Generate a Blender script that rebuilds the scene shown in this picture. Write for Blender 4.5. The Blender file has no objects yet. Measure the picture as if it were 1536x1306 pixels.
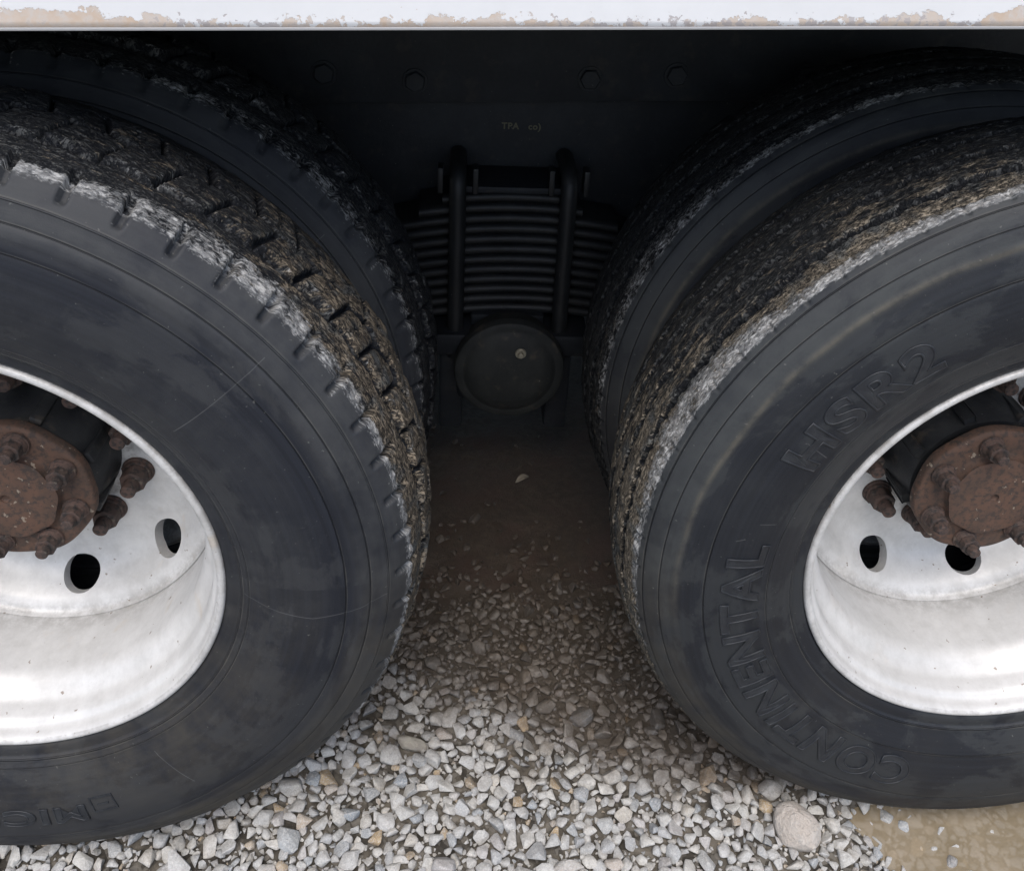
import bpy, bmesh, math, random
import numpy as np
from mathutils import Matrix, Vector

sc = bpy.context.scene
COL = sc.collection
PI = math.pi
rad = math.radians

# ------------------------------------------------------------------ camera
CAM_POS = (-0.09049, -0.81967, 1.30977)
PITCH, YAW, ROLL = 0.47786, 0.07703, 0.05443
FOC = 1371.805                      # focal length in pixels of a 1536 wide picture
fwd = Vector((math.sin(YAW) * math.cos(PITCH), math.cos(YAW) * math.cos(PITCH), -math.sin(PITCH)))
rt0 = Vector((math.cos(YAW), -math.sin(YAW), 0))
up0 = rt0.cross(fwd)
rt = rt0 * math.cos(ROLL) + up0 * math.sin(ROLL)
upv = -rt0 * math.sin(ROLL) + up0 * math.cos(ROLL)
cd = bpy.data.cameras.new('camera')
cam = bpy.data.objects.new('camera', cd)
COL.objects.link(cam)
cam.matrix_world = Matrix(((rt.x, upv.x, -fwd.x, CAM_POS[0]), (rt.y, upv.y, -fwd.y, CAM_POS[1]),
                           (rt.z, upv.z, -fwd.z, CAM_POS[2]), (0, 0, 0, 1)))
cd.sensor_fit = 'HORIZONTAL'
cd.sensor_width = 36.0
cd.lens = FOC / 1536 * 36
cd.shift_x = -10.05 / 1536
cd.shift_y = -228.67 / 1536
cd.clip_start = 0.02
cd.clip_end = 2000
sc.camera = cam

# ------------------------------------------------------------------ light
SUN_EL, SUN_AZ = rad(62), rad(188)          # azimuth measured from +Y towards +X: behind the photographer
world = bpy.data.worlds.new('World')
sc.world = world
world.use_nodes = True
wn = world.node_tree
wn.nodes.clear()
sky = wn.nodes.new('ShaderNodeTexSky')
sky.sky_type = 'NISHITA'
sky.sun_disc = False
sky.sun_elevation = SUN_EL
sky.sun_rotation = SUN_AZ
sky.air_density = 1.0
sky.dust_density = 2.6
sky.ozone_density = 1.0
bg = wn.nodes.new('ShaderNodeBackground')
bg.inputs['Strength'].default_value = 0.12
wo = wn.nodes.new('ShaderNodeOutputWorld')
wn.links.new(sky.outputs[0], bg.inputs[0])
wn.links.new(bg.outputs[0], wo.inputs[0])
sd = bpy.data.lights.new('sun', 'SUN')
sd.energy = 1.3
sd.angle = rad(45)
sd.color = (1.0, 0.96, 0.91)
so = bpy.data.objects.new('sun', sd)
COL.objects.link(so)
sdir = Vector((math.sin(SUN_AZ) * math.cos(SUN_EL), math.cos(SUN_AZ) * math.cos(SUN_EL), math.sin(SUN_EL)))
so.rotation_euler = sdir.to_track_quat('Z', 'Y').to_euler()
so.location = sdir * 20
sc.view_settings.view_transform = 'Standard'
sc.view_settings.look = 'None'
sc.view_settings.gamma = 1.0
sc.view_settings.exposure = 0.85
sc.view_settings.use_curve_mapping = False

rng = np.random.default_rng(7)
random.seed(7)

# ------------------------------------------------------------------ node helpers
class NT:
    def __init__(self, name):
        self.mat = bpy.data.materials.new(name)
        self.mat.use_nodes = True
        self.t = self.mat.node_tree
        self.t.nodes.clear()
        self.out = self.t.nodes.new('ShaderNodeOutputMaterial')

    def n(self, typ, ins=None, out=0, **props):
        nd = self.t.nodes.new('ShaderNode' + typ)
        for k, v in props.items():
            setattr(nd, k, v)
        for k, v in (ins or {}).items():
            s = nd.inputs[k]
            if isinstance(v, bpy.types.NodeSocket):
                self.t.links.new(v, s)
            else:
                if isinstance(v, tuple) and s.type == 'RGBA' and len(v) == 3:
                    v = (*v, 1)
                s.default_value = v
        return nd.outputs[out]

    def m(self, op, a, b=0.0, c=0.0, clamp=False):
        return self.n('Math', {0: a, 1: b, 2: c}, operation=op, use_clamp=clamp)

    def vm(self, op, a, b=None, out=0, scale=None):
        ins = {0: a}
        if b is not None:
            ins[1] = b
        if scale is not None:
            ins['Scale'] = scale
        return self.n('VectorMath', ins, out=out, operation=op)

    def mix(self, f, a, b, mode='MIX'):
        nd = self.t.nodes.new('ShaderNodeMix')
        nd.data_type = 'RGBA'
        nd.blend_type = mode
        for s, v in ((nd.inputs[0], f), (nd.inputs[6], a), (nd.inputs[7], b)):
            if isinstance(v, bpy.types.NodeSocket):
                self.t.links.new(v, s)
            else:
                s.default_value = (*v, 1) if isinstance(v, tuple) and len(v) == 3 else v
        return nd.outputs[2]

    def noise(self, vec, scale, detail=4, rough=0.55, dist=0.0):
        ins = {'Scale': scale, 'Detail': detail, 'Roughness': rough, 'Distortion': dist}
        if vec is not None:
            ins['Vector'] = vec
        return self.n('TexNoise', ins)

    def step(self, v, a, b):            # smooth 0..1 between a and b
        return self.n('MapRange', {0: v, 1: a, 2: b, 3: 0.0, 4: 1.0}, interpolation_type='SMOOTHSTEP')

    def attr(self, name, out=2):
        return self.n('Attribute', out=out, attribute_name=name)

    def obj(self):
        return self.n('TexCoord', out=3)

    def bsdf(self, color, rough, bump=None, bumps=0.5, bdist=0.001, metallic=0.0, spec=0.5, coat=0.0, alpha=None):
        ins = {'Base Color': color, 'Roughness': rough, 'Metallic': metallic, 'Specular IOR Level': spec}
        if coat:
            ins['Coat Weight'] = coat
            ins['Coat Roughness'] = 0.15
        if alpha is not None:
            ins['Alpha'] = alpha
        if bump is not None:
            ins['Normal'] = self.n('Bump', {'Height': bump, 'Strength': bumps, 'Distance': bdist})
        b = self.n('BsdfPrincipled', ins)
        self.t.links.new(b, self.out.inputs[0])
        return self.mat

# ------------------------------------------------------------------ mesh helpers
def mesh_from(name, V, F, smooth=True):
    me = bpy.data.meshes.new(name)
    me.from_pydata([tuple(v) for v in V], [], [tuple(f) for f in F])
    me.update()
    if smooth:
        me.shade_smooth()
    return me

def quads_mesh(name, V, Q, smooth=True, uv=None):
    """fast mesh from numpy: V (n,3), Q (m,4)"""
    me = bpy.data.meshes.new(name)
    me.vertices.add(len(V)); me.vertices.foreach_set('co', np.ascontiguousarray(V, dtype=np.float32).ravel())
    me.loops.add(Q.size); me.loops.foreach_set('vertex_index', np.ascontiguousarray(Q, dtype=np.int32).ravel())
    k = Q.shape[1]
    me.polygons.add(len(Q)); me.polygons.foreach_set('loop_start', np.arange(0, Q.size, k, dtype=np.int32))
    if uv is not None:
        l = me.uv_layers.new(name='UVMap')
        l.data.foreach_set('uv', np.ascontiguousarray(uv, dtype=np.float32).ravel())
    me.update(calc_edges=True)
    me.validate()
    if smooth:
        me.shade_smooth()
    return me

def fattr(me, name, arr):
    a = me.attributes.new(name, 'FLOAT', 'POINT')
    a.data.foreach_set('value', np.ascontiguousarray(arr, dtype=np.float32).ravel())

def add(name, me, mat=None, parent=None, loc=(0, 0, 0), rot=(0, 0, 0)):
    o = bpy.data.objects.new(name, me)
    COL.objects.link(o)
    if mat is not None and me is not None and not me.materials:
        me.materials.append(mat)
    if parent is not None:
        o.parent = parent
    o.location = loc
    o.rotation_euler = rot
    return o

def empty(name, loc=(0, 0, 0), parent=None):
    o = add(name, None, None, parent, loc)
    o.empty_display_size = 0.05
    return o

def lathe(name, prof, n=96, closed=True, sharp=35):
    """prof: list of (r, y) turned about the Y axis"""
    P = np.array(prof, float); k = len(P)
    a = np.linspace(0, 2 * PI, n, endpoint=False)
    V = np.empty((n, k, 3))
    V[:, :, 0] = np.cos(a)[:, None] * P[None, :, 0]
    V[:, :, 2] = np.sin(a)[:, None] * P[None, :, 0]
    V[:, :, 1] = P[None, :, 1]
    i = np.arange(n); j = np.arange(k if closed else k - 1)
    I, J = np.meshgrid(i, j, indexing='ij')
    I2, J2 = (I + 1) % n, (J + 1) % k
    Q = np.stack([I * k + J, I2 * k + J, I2 * k + J2, I * k + J2], -1).reshape(-1, 4)
    me = quads_mesh(name, V.reshape(-1, 3), Q)
    fix_normals(me)
    me.set_sharp_from_angle(angle=rad(sharp))
    return me

def fix_normals(me):
    bm = bmesh.new(); bm.from_mesh(me)
    bmesh.ops.remove_doubles(bm, verts=bm.verts, dist=1e-6)
    bmesh.ops.recalc_face_normals(bm, faces=bm.faces)
    bm.to_mesh(me); bm.free()

def smooth_profile(ctrl, per=6):
    """Catmull-Rom through control points"""
    C = np.array(ctrl, float)
    C = np.vstack([2 * C[0] - C[1], C, 2 * C[-1] - C[-2]])
    out = []
    for i in range(1, len(C) - 2):
        for t in np.linspace(0, 1, per, endpoint=False):
            p0, p1, p2, p3 = C[i - 1], C[i], C[i + 1], C[i + 2]
            out.append(0.5 * ((2 * p1) + (-p0 + p2) * t + (2 * p0 - 5 * p1 + 4 * p2 - p3) * t * t + (-p0 + 3 * p1 - 3 * p2 + p3) * t ** 3))
    out.append(C[-2])
    return np.array(out)

class BM:
    """collects shapes into one mesh"""
    def __init__(self):
        self.b = bmesh.new()

    def box(self, lo, hi, bevel=0.0, mat=None):
        r = bmesh.ops.create_cube(self.b, size=1.0)
        vs = r['verts']
        c = [(lo[i] + hi[i]) / 2 for i in range(3)]
        s = [hi[i] - lo[i] for i in range(3)]
        for v in vs:
            v.co = Vector([c[i] + v.co[i] * s[i] for i in range(3)])
        if mat is not None:
            for v in vs:
                v.co = mat @ v.co
        if bevel:
            es = list({e for v in vs for e in v.link_edges})
            bmesh.ops.bevel(self.b, geom=es, offset=bevel, segments=2, affect='EDGES', profile=0.5)
        return self

    def prism(self, c, axis, r0, r1, h, n=6, bevel=0.0, twist=0.0):
        """frustum from c along axis"""
        q = Vector(axis).normalized().to_track_quat('Z', 'Y').to_matrix().to_4x4()
        r = bmesh.ops.create_cone(self.b, cap_ends=True, segments=n, radius1=r0, radius2=r1, depth=h)
        M = Matrix.Translation(Vector(c)) @ q @ Matrix.Rotation(twist, 4, 'Z') @ Matrix.Translation((0, 0, h / 2))
        for v in r['verts']:
            v.co = M @ v.co
        if bevel:
            es = [e for e in {e for v in r['verts'] for e in v.link_edges}]
            bmesh.ops.bevel(self.b, geom=es, offset=bevel, segments=1, affect='EDGES')
        return self

    def tube(self, pts, r, n=12):
        P = [Vector(p) for p in pts]
        rings = []
        for i, p in enumerate(P):
            d = (P[min(i + 1, len(P) - 1)] - P[max(i - 1, 0)]).normalized()
            q = d.to_track_quat('Z', 'X').to_matrix() if abs(d.x) > 0.9 else Matrix(((1, 0, 0), d.cross(Vector((1, 0, 0))).normalized(), d)).transposed()
            rings.append([self.b.verts.new(p + q @ Vector((r * math.cos(a), r * math.sin(a), 0))) for a in [2 * PI * k / n for k in range(n)]])
        for a, b in zip(rings[:-1], rings[1:]):
            for k in range(n):
                self.b.faces.new((a[k], a[(k + 1) % n], b[(k + 1) % n], b[k]))
        self.b.faces.new(rings[0][::-1]); self.b.faces.new(rings[-1])
        return self

    def mesh(self, name, smooth=True, sharp=30, tilt=None):
        bmesh.ops.recalc_face_normals(self.b, faces=self.b.faces)
        if tilt is not None:
            self.b.transform(tilt)
        me = bpy.data.meshes.new(name)
        self.b.to_mesh(me); self.b.free()
        if smooth:
            me.shade_smooth()
            me.set_sharp_from_angle(angle=rad(sharp))
        return me

# periodic value noise on a (u, v) grid, u in [0,1) wraps
def vnoise(u, v, fu, fv, seed):
    g = np.random.default_rng(seed)
    nu, nv = int(fu), int(math.ceil(fv)) + 2
    T = g.random((nu, nv + 1)) * 2 - 1
    x = (u % 1.0) * nu; y = np.clip(v, 0, 0.9999) * fv
    i = np.floor(x).astype(int); j = np.floor(y).astype(int)
    fx = x - i; fy = y - j
    fx = fx * fx * (3 - 2 * fx); fy = fy * fy * (3 - 2 * fy)
    i0 = i % nu; i1 = (i + 1) % nu
    a = T[i0, j] * (1 - fx) + T[i1, j] * fx
    b = T[i0, j + 1] * (1 - fx) + T[i1, j + 1] * fx
    return a * (1 - fy) + b * fy

def sstep(x, a, b):
    t = np.clip((x - a) / (b - a), 0, 1)
    return t * t * (3 - 2 * t)

# ------------------------------------------------------------------ materials
def seg_mask(t, p, a, b, w0, w1):
    """1 on the line from a to b in the wheel plane"""
    A, B = Vector(a), Vector(b)
    BA = B - A
    pa = t.vm('SUBTRACT', p, tuple(A))
    h = t.m('DIVIDE', t.vm('DOT_PRODUCT', pa, tuple(BA), out=1), BA.dot(BA), clamp=True)
    sc_ = t.n('VectorMath', {0: tuple(BA), 'Scale': h}, operation='SCALE')
    d = t.vm('LENGTH', t.vm('SUBTRACT', pa, sc_), out=1)
    return t.step(d, w1, w0)

def pol(r, a):
    return (r * math.cos(rad(a)), 0, r * math.sin(rad(a)))

def rubber(name, base, dustc, mudc, scratches=(), relief=1.0, rings=()):
    t = NT(name)
    uv = t.n('UVMap', uv_map='UVMap')
    scrub, mud, dust, tread = t.attr('scrub'), t.attr('mud'), t.attr('dust'), t.attr('tread')
    big = t.noise(uv, 9, 5, 0.6)
    mid = t.noise(uv, 45, 5, 0.65)
    fine = t.noise(uv, 600, 2, 0.6)
    flk = t.noise(t.vm('MULTIPLY', uv, (70, 260, 1)), 1.0, 5, 0.68, 0.6)
    flk2 = t.noise(t.vm('MULTIPLY', uv, (150, 480, 1)), 1.0, 3, 0.6, 0.8)
    ring = t.noise(t.vm('MULTIPLY', uv, (2.0, 150, 1)), 1.0, 3, 0.6)
    # sidewall film of dust
    c = t.mix(t.step(ring, 0.35, 0.75), base, tuple(x * 1.45 for x in base))
    df = t.m('MULTIPLY', dust, t.step(t.m('ADD', t.m('MULTIPLY', big, 0.65), t.m('MULTIPLY', mid, 0.35)), 0.28, 0.72))
    zz = t.n('SeparateXYZ', {0: t.obj()}, out=2)
    dcol = t.mix(t.step(t.m('ADD', zz, t.m('MULTIPLY', t.m('SUBTRACT', big, 0.5), 0.25)), 0.10, -0.16), dustc, (0.058, 0.052, 0.041))
    c = t.mix(df, c, dcol)
    # torn-edged film of dry dust on the inner wall
    rr = t.attr('rr')
    side = t.m('SUBTRACT', 1.0, tread)
    film = t.step(t.noise(t.vm('MULTIPLY', uv, (0.7, 1.6, 1)), 7, 8, 0.68, 0.3), 0.49, 0.55)
    c = t.mix(t.m('MULTIPLY', t.m('MULTIPLY', film, side), 0.30), c, dustc)
    # moulded ring lines
    rh = None
    for (r0, w, sgn) in rings:
        wob = t.m('ADD', rr, t.m('MULTIPLY', t.m('SUBTRACT', mid, 0.5), 0.0006))
        lm = t.m('MULTIPLY', t.step(t.m('ABSOLUTE', t.m('SUBTRACT', wob, r0)), w, w * 0.3), side)
        lm2 = t.m('MULTIPLY', t.step(t.m('ABSOLUTE', t.m('SUBTRACT', wob, r0 + w * 1.5)), w * 0.9, w * 0.2), side)
        k = t.m('MULTIPLY', lm2, t.step(t.m('ADD', big, t.m('MULTIPLY', fine, 0.2)), 0.46, 0.72))
        c = t.mix(t.m('MULTIPLY', k, 0.32), c, (0.12, 0.115, 0.10))
        if sgn < 0:
            c = t.mix(t.m('MULTIPLY', lm, 0.6), c, tuple(x * 0.45 for x in base))
        h1 = t.m('MULTIPLY', lm, 1.2 * sgn)
        rh = h1 if rh is None else t.m('ADD', rh, h1)
    sp = t.m('MULTIPLY', t.step(t.noise(uv, 160, 2, 0.5), 0.70, 0.77), 0.30)
    c = t.mix(sp, c, (0.22, 0.22, 0.20))
    # worn tread: rubber torn into long shreds with dark cracks between, dry dirt lying on the tops
    tops = t.attr('tops')
    crk = t.noise(t.vm('MULTIPLY', uv, (75, 250, 1)), 1.0, 4, 0.62, 0.9)
    crk2 = t.noise(t.vm('ADD', t.vm('MULTIPLY', uv, (130, 330, 1)), (5.2, 1.7, 3.3)), 1.0, 3, 0.6, 0.6)
    flake = t.m('MINIMUM', t.step(t.m('ABSOLUTE', t.m('SUBTRACT', crk, 0.5)), 0.006, 0.045), t.step(t.m('ABSOLUTE', t.m('SUBTRACT', crk2, 0.48)), 0.002, 0.034))
    patch = t.noise(t.vm('MULTIPLY', uv, (42, 120, 1)), 1.0, 5, 0.68, 0.5)
    c = t.mix(t.m('MULTIPLY', tread, 0.75), c, tuple(x * 0.55 for x in base))
    gf = t.m('MULTIPLY', t.m('MULTIPLY', t.step(t.m('ADD', flk2, t.m('MULTIPLY', t.m('SUBTRACT', crk, 0.5), 0.8)), 0.40, 0.62), tread), t.m('MULTIPLY', flake, tops))
    c = t.mix(t.m('MULTIPLY', gf, 0.85), c, (0.078, 0.080, 0.079))
    th = t.m('SUBTRACT', 0.80, t.m('MULTIPLY', mud, 0.50))
    ms = t.m('ADD', t.m('MULTIPLY', patch, 0.55), t.m('ADD', t.m('MULTIPLY', flk, 0.30), t.m('MULTIPLY', flk2, 0.15)))
    ms = t.m('ADD', t.m('MULTIPLY', t.m('SUBTRACT', ms, 0.5), 1.5), 0.5)
    mf = t.step(t.m('SUBTRACT', ms, th), -0.02, 0.09)
    mf = t.m('MULTIPLY', t.m('MULTIPLY', mf, t.step(mud, 0.02, 0.12)), t.m('ADD', 0.08, t.m('MULTIPLY', flake, 0.92)))
    mcol = t.mix(t.step(crk2, 0.34, 0.64), tuple(x * 0.62 for x in mudc), tuple(x * 1.12 for x in mudc))
    mcol = t.mix(t.step(t.noise(uv, 30, 3), 0.48, 0.66), mcol, (0.145, 0.15, 0.145))
    c = t.mix(t.m('MULTIPLY', mf, 0.85), c, mcol)
    dots = t.m('MULTIPLY', t.m('MULTIPLY', t.step(t.noise(t.vm('MULTIPLY', uv, (260, 520, 1)), 1.0, 2, 0.5), 0.66, 0.74), tread), tops)
    c = t.mix(t.m('MULTIPLY', dots, 0.7), c, (0.24, 0.225, 0.19))
    bd = t.m('MULTIPLY', t.attr('band'), t.step(t.m('ADD', t.m('MULTIPLY', mid, 0.6), t.m('MULTIPLY', big, 0.4)), 0.30, 0.62))
    c = t.mix(t.m('MULTIPLY', bd, 0.6), c, (0.125, 0.112, 0.086))
    # scrubbed pale rubber on the shoulder
    st = t.m('ADD', t.m('MULTIPLY', mid, 0.7), t.m('ADD', t.m('MULTIPLY', flk2, 0.9), t.m('MULTIPLY', big, 0.4)))
    st = t.m('SUBTRACT', st, 0.5)
    sf = t.step(t.m('ADD', st, t.m('MULTIPLY', scrub, 0.37)), 0.64, 0.90)
    sf = t.m('MULTIPLY', sf, t.step(scrub, 0.02, 0.2))
    sf = t.m('MULTIPLY', sf, t.m('ADD', 0.5, t.m('MULTIPLY', flake, 0.5)))
    c = t.mix(t.m('MULTIPLY', sf, 0.88), c, t.mix(t.step(t.m('ADD', crk2, t.m('MULTIPLY', t.m('SUBTRACT', mid, 0.5), 0.8)), 0.25, 0.75), (0.12, 0.125, 0.13), (0.46, 0.46, 0.45)))
    if scratches:
        p = t.vm('MULTIPLY', t.obj(), (1, 0, 1))
        s = None
        for a, b in scratches:
            k = seg_mask(t, p, a, b, 0.0001, 0.0009)
            s = k if s is None else t.m('MAXIMUM', s, k)
        s = t.m('MULTIPLY', t.m('MULTIPLY', s, t.step(big, 0.25, 0.6)), t.m('SUBTRACT', 1.0, tread))
        c = t.mix(t.m('MULTIPLY', s, 0.38), c, (0.16, 0.16, 0.16))
    h = t.m('MULTIPLY', t.m('ADD', t.m('MULTIPLY', flk, 0.6), t.m('ADD', t.m('MULTIPLY', flake, t.m('ADD', 0.25, t.m('MULTIPLY', crk, 0.35))), t.m('MULTIPLY', mf, 0.2))), tread)
    h = t.m('MULTIPLY', h, t.m('SUBTRACT', 1.0, t.m('MULTIPLY', sf, 0.80)))
    h = t.m('ADD', t.m('MULTIPLY', h, 2.6 * relief), t.m('MULTIPLY', t.m('MULTIPLY', flk2, sf), 0.35))
    h = t.m('ADD', h, t.m('ADD', t.m('MULTIPLY', fine, 0.10), t.m('MULTIPLY', mid, 0.10)))
    if rh is not None:
        h = t.m('ADD', h, rh)
    r = t.m('ADD', 0.52, t.m('MULTIPLY', t.m('ADD', df, t.m('ADD', mf, sf)), 0.3), clamp=True)
    return t.bsdf(c, r, h, 0.9, 0.002, spec=t.m('SUBTRACT', 0.30, t.m('MULTIPLY', t.m('MAXIMUM', tread, sf), 0.18)))

SCR_L = [(pol(.349, 38.3), pol(.478, 39.1)), (pol(.323, -4.5), pol(.365, -5.9)), (pol(.365, -5.9), pol(.405, -6.3)),
         (pol(.405, -6.3), pol(.45, -5.0)), (pol(.45, -5.0), pol(.488, -3.1)), (pol(.345, -57), pol(.41, -55))]
SCR_R = [(pol(.366, 151.5), pol(.40, 150.6)), (pol(.375, 155), pol(.395, 154.6)), (pol(.37, 168), pol(.39, 168.4)),
         (pol(.40, 172), pol(.41, 172.6))]
M_TYRE_L = rubber('worn_lug_tyre_rubber', (0.0115, 0.0133, 0.0182), (0.054, 0.056, 0.057), (0.25, 0.205, 0.15), SCR_L, 0.7, ((.4885, .0012, 1), (.469, .0010, -1), (.4415, .0009, -1), (.3195, .0012, 1), (.3285, .0008, 1)))
M_TYRE_R = rubber('worn_rib_tyre_rubber', (0.0108, 0.0124, 0.0162), (0.054, 0.058, 0.058), (0.27, 0.23, 0.175), SCR_R, 1.1, ((.5045, .0010, -1), (.4340, .0010, -1), (.3545, .0008, 1), (.3195, .0012, 1), (.4860, .0008, -1)))

def letter_mat():
    t = NT('moulded_letter_rubber')
    n = t.noise(t.obj(), 60, 4)
    return t.bsdf(t.mix(t.step(n, 0.4, 0.7), (0.014, 0.016, 0.020), (0.026, 0.029, 0.033)), 0.5, t.noise(t.obj(), 500, 2), 0.15, 0.001)
M_LETTER = letter_mat()

def rim_mat(name, rustamt):
    t = NT(name)
    p = t.obj()
    n1 = t.noise(p, 7, 5, 0.6)
    n2 = t.noise(p, 42, 5, 0.65)
    n3 = t.noise(p, 260, 3, 0.6)
    c = t.mix(t.step(n1, 0.35, 0.7), (0.645, 0.64, 0.625), (0.545, 0.54, 0.525))
    c = t.mix(t.m('MULTIPLY', t.step(n2, 0.50, 0.74), 0.22), c, (0.40, 0.395, 0.375))
    sx_ = t.n('SeparateXYZ', {0: p}, out=0).node
    rad_ = t.m('POWER', t.m('ADD', t.m('MULTIPLY', sx_.outputs[0], sx_.outputs[0]), t.m('MULTIPLY', sx_.outputs[2], sx_.outputs[2])), 0.5)
    cyl = t.n('CombineXYZ', {0: t.m('MULTIPLY', rad_, 9.0), 1: t.m('MULTIPLY', sx_.outputs[1], 9.0), 2: t.m('MULTIPLY', t.m('ARCTAN2', sx_.outputs[2], sx_.outputs[0]), 7.0)})
    streak = t.noise(cyl, 2.2, 6, 0.66)
    c = t.mix(t.m('MULTIPLY', t.step(streak, 0.46, 0.70), 0.12), c, (0.40, 0.40, 0.385))
    st = t.m('MULTIPLY', t.step(t.noise(p, 11, 4, 0.6, 0.5), 0.60, 0.74), rustamt)
    c = t.mix(st, c, (0.55, 0.43, 0.29))
    sp = t.step(t.noise(p, 95, 2, 0.5), 0.715, 0.75)
    c = t.mix(t.m('MULTIPLY', sp, 0.8), c, (0.20, 0.15, 0.11))
    # grime in the corners of the dish and on the lip
    g = t.m('MULTIPLY', t.attr('grime'), t.step(t.m('ADD', n2, t.m('MULTIPLY', n3, 0.4)), 0.5, 0.85))
    c = t.mix(t.m('MULTIPLY', g, 0.8), c, (0.16, 0.145, 0.125))
    r = t.m('ADD', 0.36, t.m('MULTIPLY', n2, 0.22))
    h = t.m('ADD', t.m('MULTIPLY', n3, 0.25), t.m('MULTIPLY', n2, 0.5))
    return t.bsdf(c, r, h, 0.25, 0.0012, metallic=0.12, spec=0.45)
M_RIM_L = rim_mat('dusty_white_wheel_paint', 0.40)
M_RIM_R = rim_mat('white_wheel_paint', 0.12)

def rust_mat(name, a, b, dark, specks=0.5):
    t = NT(name)
    p = t.obj()
    n1 = t.noise(p, 22, 6, 0.65)
    n2 = t.noise(p, 120, 5, 0.7)
    c = t.mix(t.step(n1, 0.35, 0.68), a, b)
    c = t.mix(t.step(n2, 0.45, 0.62), c, dark)
    c = t.mix(t.m('MULTIPLY', t.step(t.noise(p, 85, 3, 0.6), 0.655, 0.69), specks), c, (0.42, 0.36, 0.28))
    h = t.m('ADD', n2, t.m('MULTIPLY', t.noise(p, 400, 3), 0.5))
    return t.bsdf(c, t.m('ADD', 0.62, t.m('MULTIPLY', n1, 0.25)), h, 0.6, 0.0012, spec=0.35)
M_RUST = rust_mat('rusty_hub_iron', (0.118, 0.066, 0.045), (0.080, 0.052, 0.039), (0.056, 0.041, 0.034))
M_NUT = rust_mat('rusty_nut_iron', (0.105, 0.064, 0.050), (0.072, 0.052, 0.044), (0.035, 0.030, 0.028), 0.15)

def black_mat(name, c0, c1, rough=0.55, brown=0.2, scale=14):
    t = NT(name)
    p = t.n('NewGeometry', out=0)
    n1 = t.noise(p, scale, 5, 0.6)
    n2 = t.noise(p, 150, 4, 0.6)
    c = t.mix(t.step(n1, 0.4, 0.65), c0, c1)
    c = t.mix(t.m('MULTIPLY', t.step(t.noise(p, scale * 2.3, 4), 0.55, 0.72), brown), c, (0.075, 0.06, 0.045))
    c = t.mix(t.m('MULTIPLY', t.step(t.noise(p, 210, 2), 0.735, 0.77), 0.5), c, (0.2, 0.19, 0.17))
    return t.bsdf(c, t.m('ADD', rough, t.m('MULTIPLY', n2, 0.2)), n2, 0.35, 0.0012, spec=0.45)
M_BLACK = black_mat('black_chassis_paint', (0.0075, 0.0095, 0.013), (0.012, 0.015, 0.019))
M_SPRING = black_mat('black_spring_steel', (0.010, 0.011, 0.012), (0.016, 0.017, 0.018), 0.44, 0.1)
M_HUBBLK = black_mat('black_hub_iron', (0.012, 0.013, 0.015), (0.024, 0.025, 0.026), 0.5, 0.6, 20)
M_CAP = black_mat('dusty_black_cap', (0.013, 0.015, 0.015), (0.022, 0.024, 0.023), 0.6, 0.55, 16)
M_MARK = NT('faded_pale_paint').bsdf((0.12, 0.11, 0.07), 0.7)
M_PALE = NT('worn_brass').bsdf((0.30, 0.28, 0.22), 0.45, metallic=0.4)

def panel_mat():
    t = NT('flaking_white_panel_paint')
    p = t.n('NewGeometry', out=0)
    v = t.attr('edge')                    # metres above the bottom edge
    sx = t.attr('along')
    n1 = t.noise(p, 6.5, 2, 0.5)
    n2 = t.noise(p, 26, 6, 0.62)
    n3 = t.noise(p, 110, 5, 0.6)
    c = t.mix(t.step(n2, 0.3, 0.8), (0.74, 0.745, 0.745), (0.71, 0.715, 0.715))
    # bare patches where the white skin has come off along the edge
    zone = t.m('ADD', t.m('MULTIPLY', t.step(sx, 0.05, 0.20), 0.9), t.m('MULTIPLY', t.step(sx, -0.30, -0.42), 0.7))
    reach = t.m('ADD', -0.002, t.m('MULTIPLY', t.m('MULTIPLY', t.step(n1, 0.35, 0.66), t.m('ADD', 0.20, zone)), 0.030))
    lim = t.m('ADD', t.m('MULTIPLY', t.m('SUBTRACT', n2, 0.42), 0.045), reach)
    lim = t.m('ADD', lim, t.m('MULTIPLY', t.m('SUBTRACT', t.noise(p, 70, 6, 0.72), 0.5), 0.032))
    bare = t.step(t.m('SUBTRACT', lim, v), -0.0006, 0.0006)
    chips = t.m('MULTIPLY', t.step(t.m('ADD', n3, t.m('MULTIPLY', v, -12.0)), 0.50, 0.52), 1.0)
    tan = t.mix(t.step(n2, 0.35, 0.65), (0.52, 0.38, 0.26), (0.58, 0.48, 0.39))
    tan = t.mix(t.step(n3, 0.4, 0.7), tan, (0.55, 0.51, 0.47))
    c = t.mix(t.m('MULTIPLY', bare, 0.85), c, tan)
    c = t.mix(t.m('MULTIPLY', chips, 0.8), c, t.mix(t.step(n1, 0.45, 0.55), (0.42, 0.38, 0.37), (0.55, 0.47, 0.40)))
    h = t.m('SUBTRACT', 1.0, t.m('MAXIMUM', bare, chips))
    return t.bsdf(c, 0.42, h, 0.5, 0.0006, spec=0.4)
M_PANEL = panel_mat()
M_EDGE = NT('grey_trim_metal').bsdf((0.40, 0.40, 0.40), 0.5, metallic=0.3)

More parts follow.
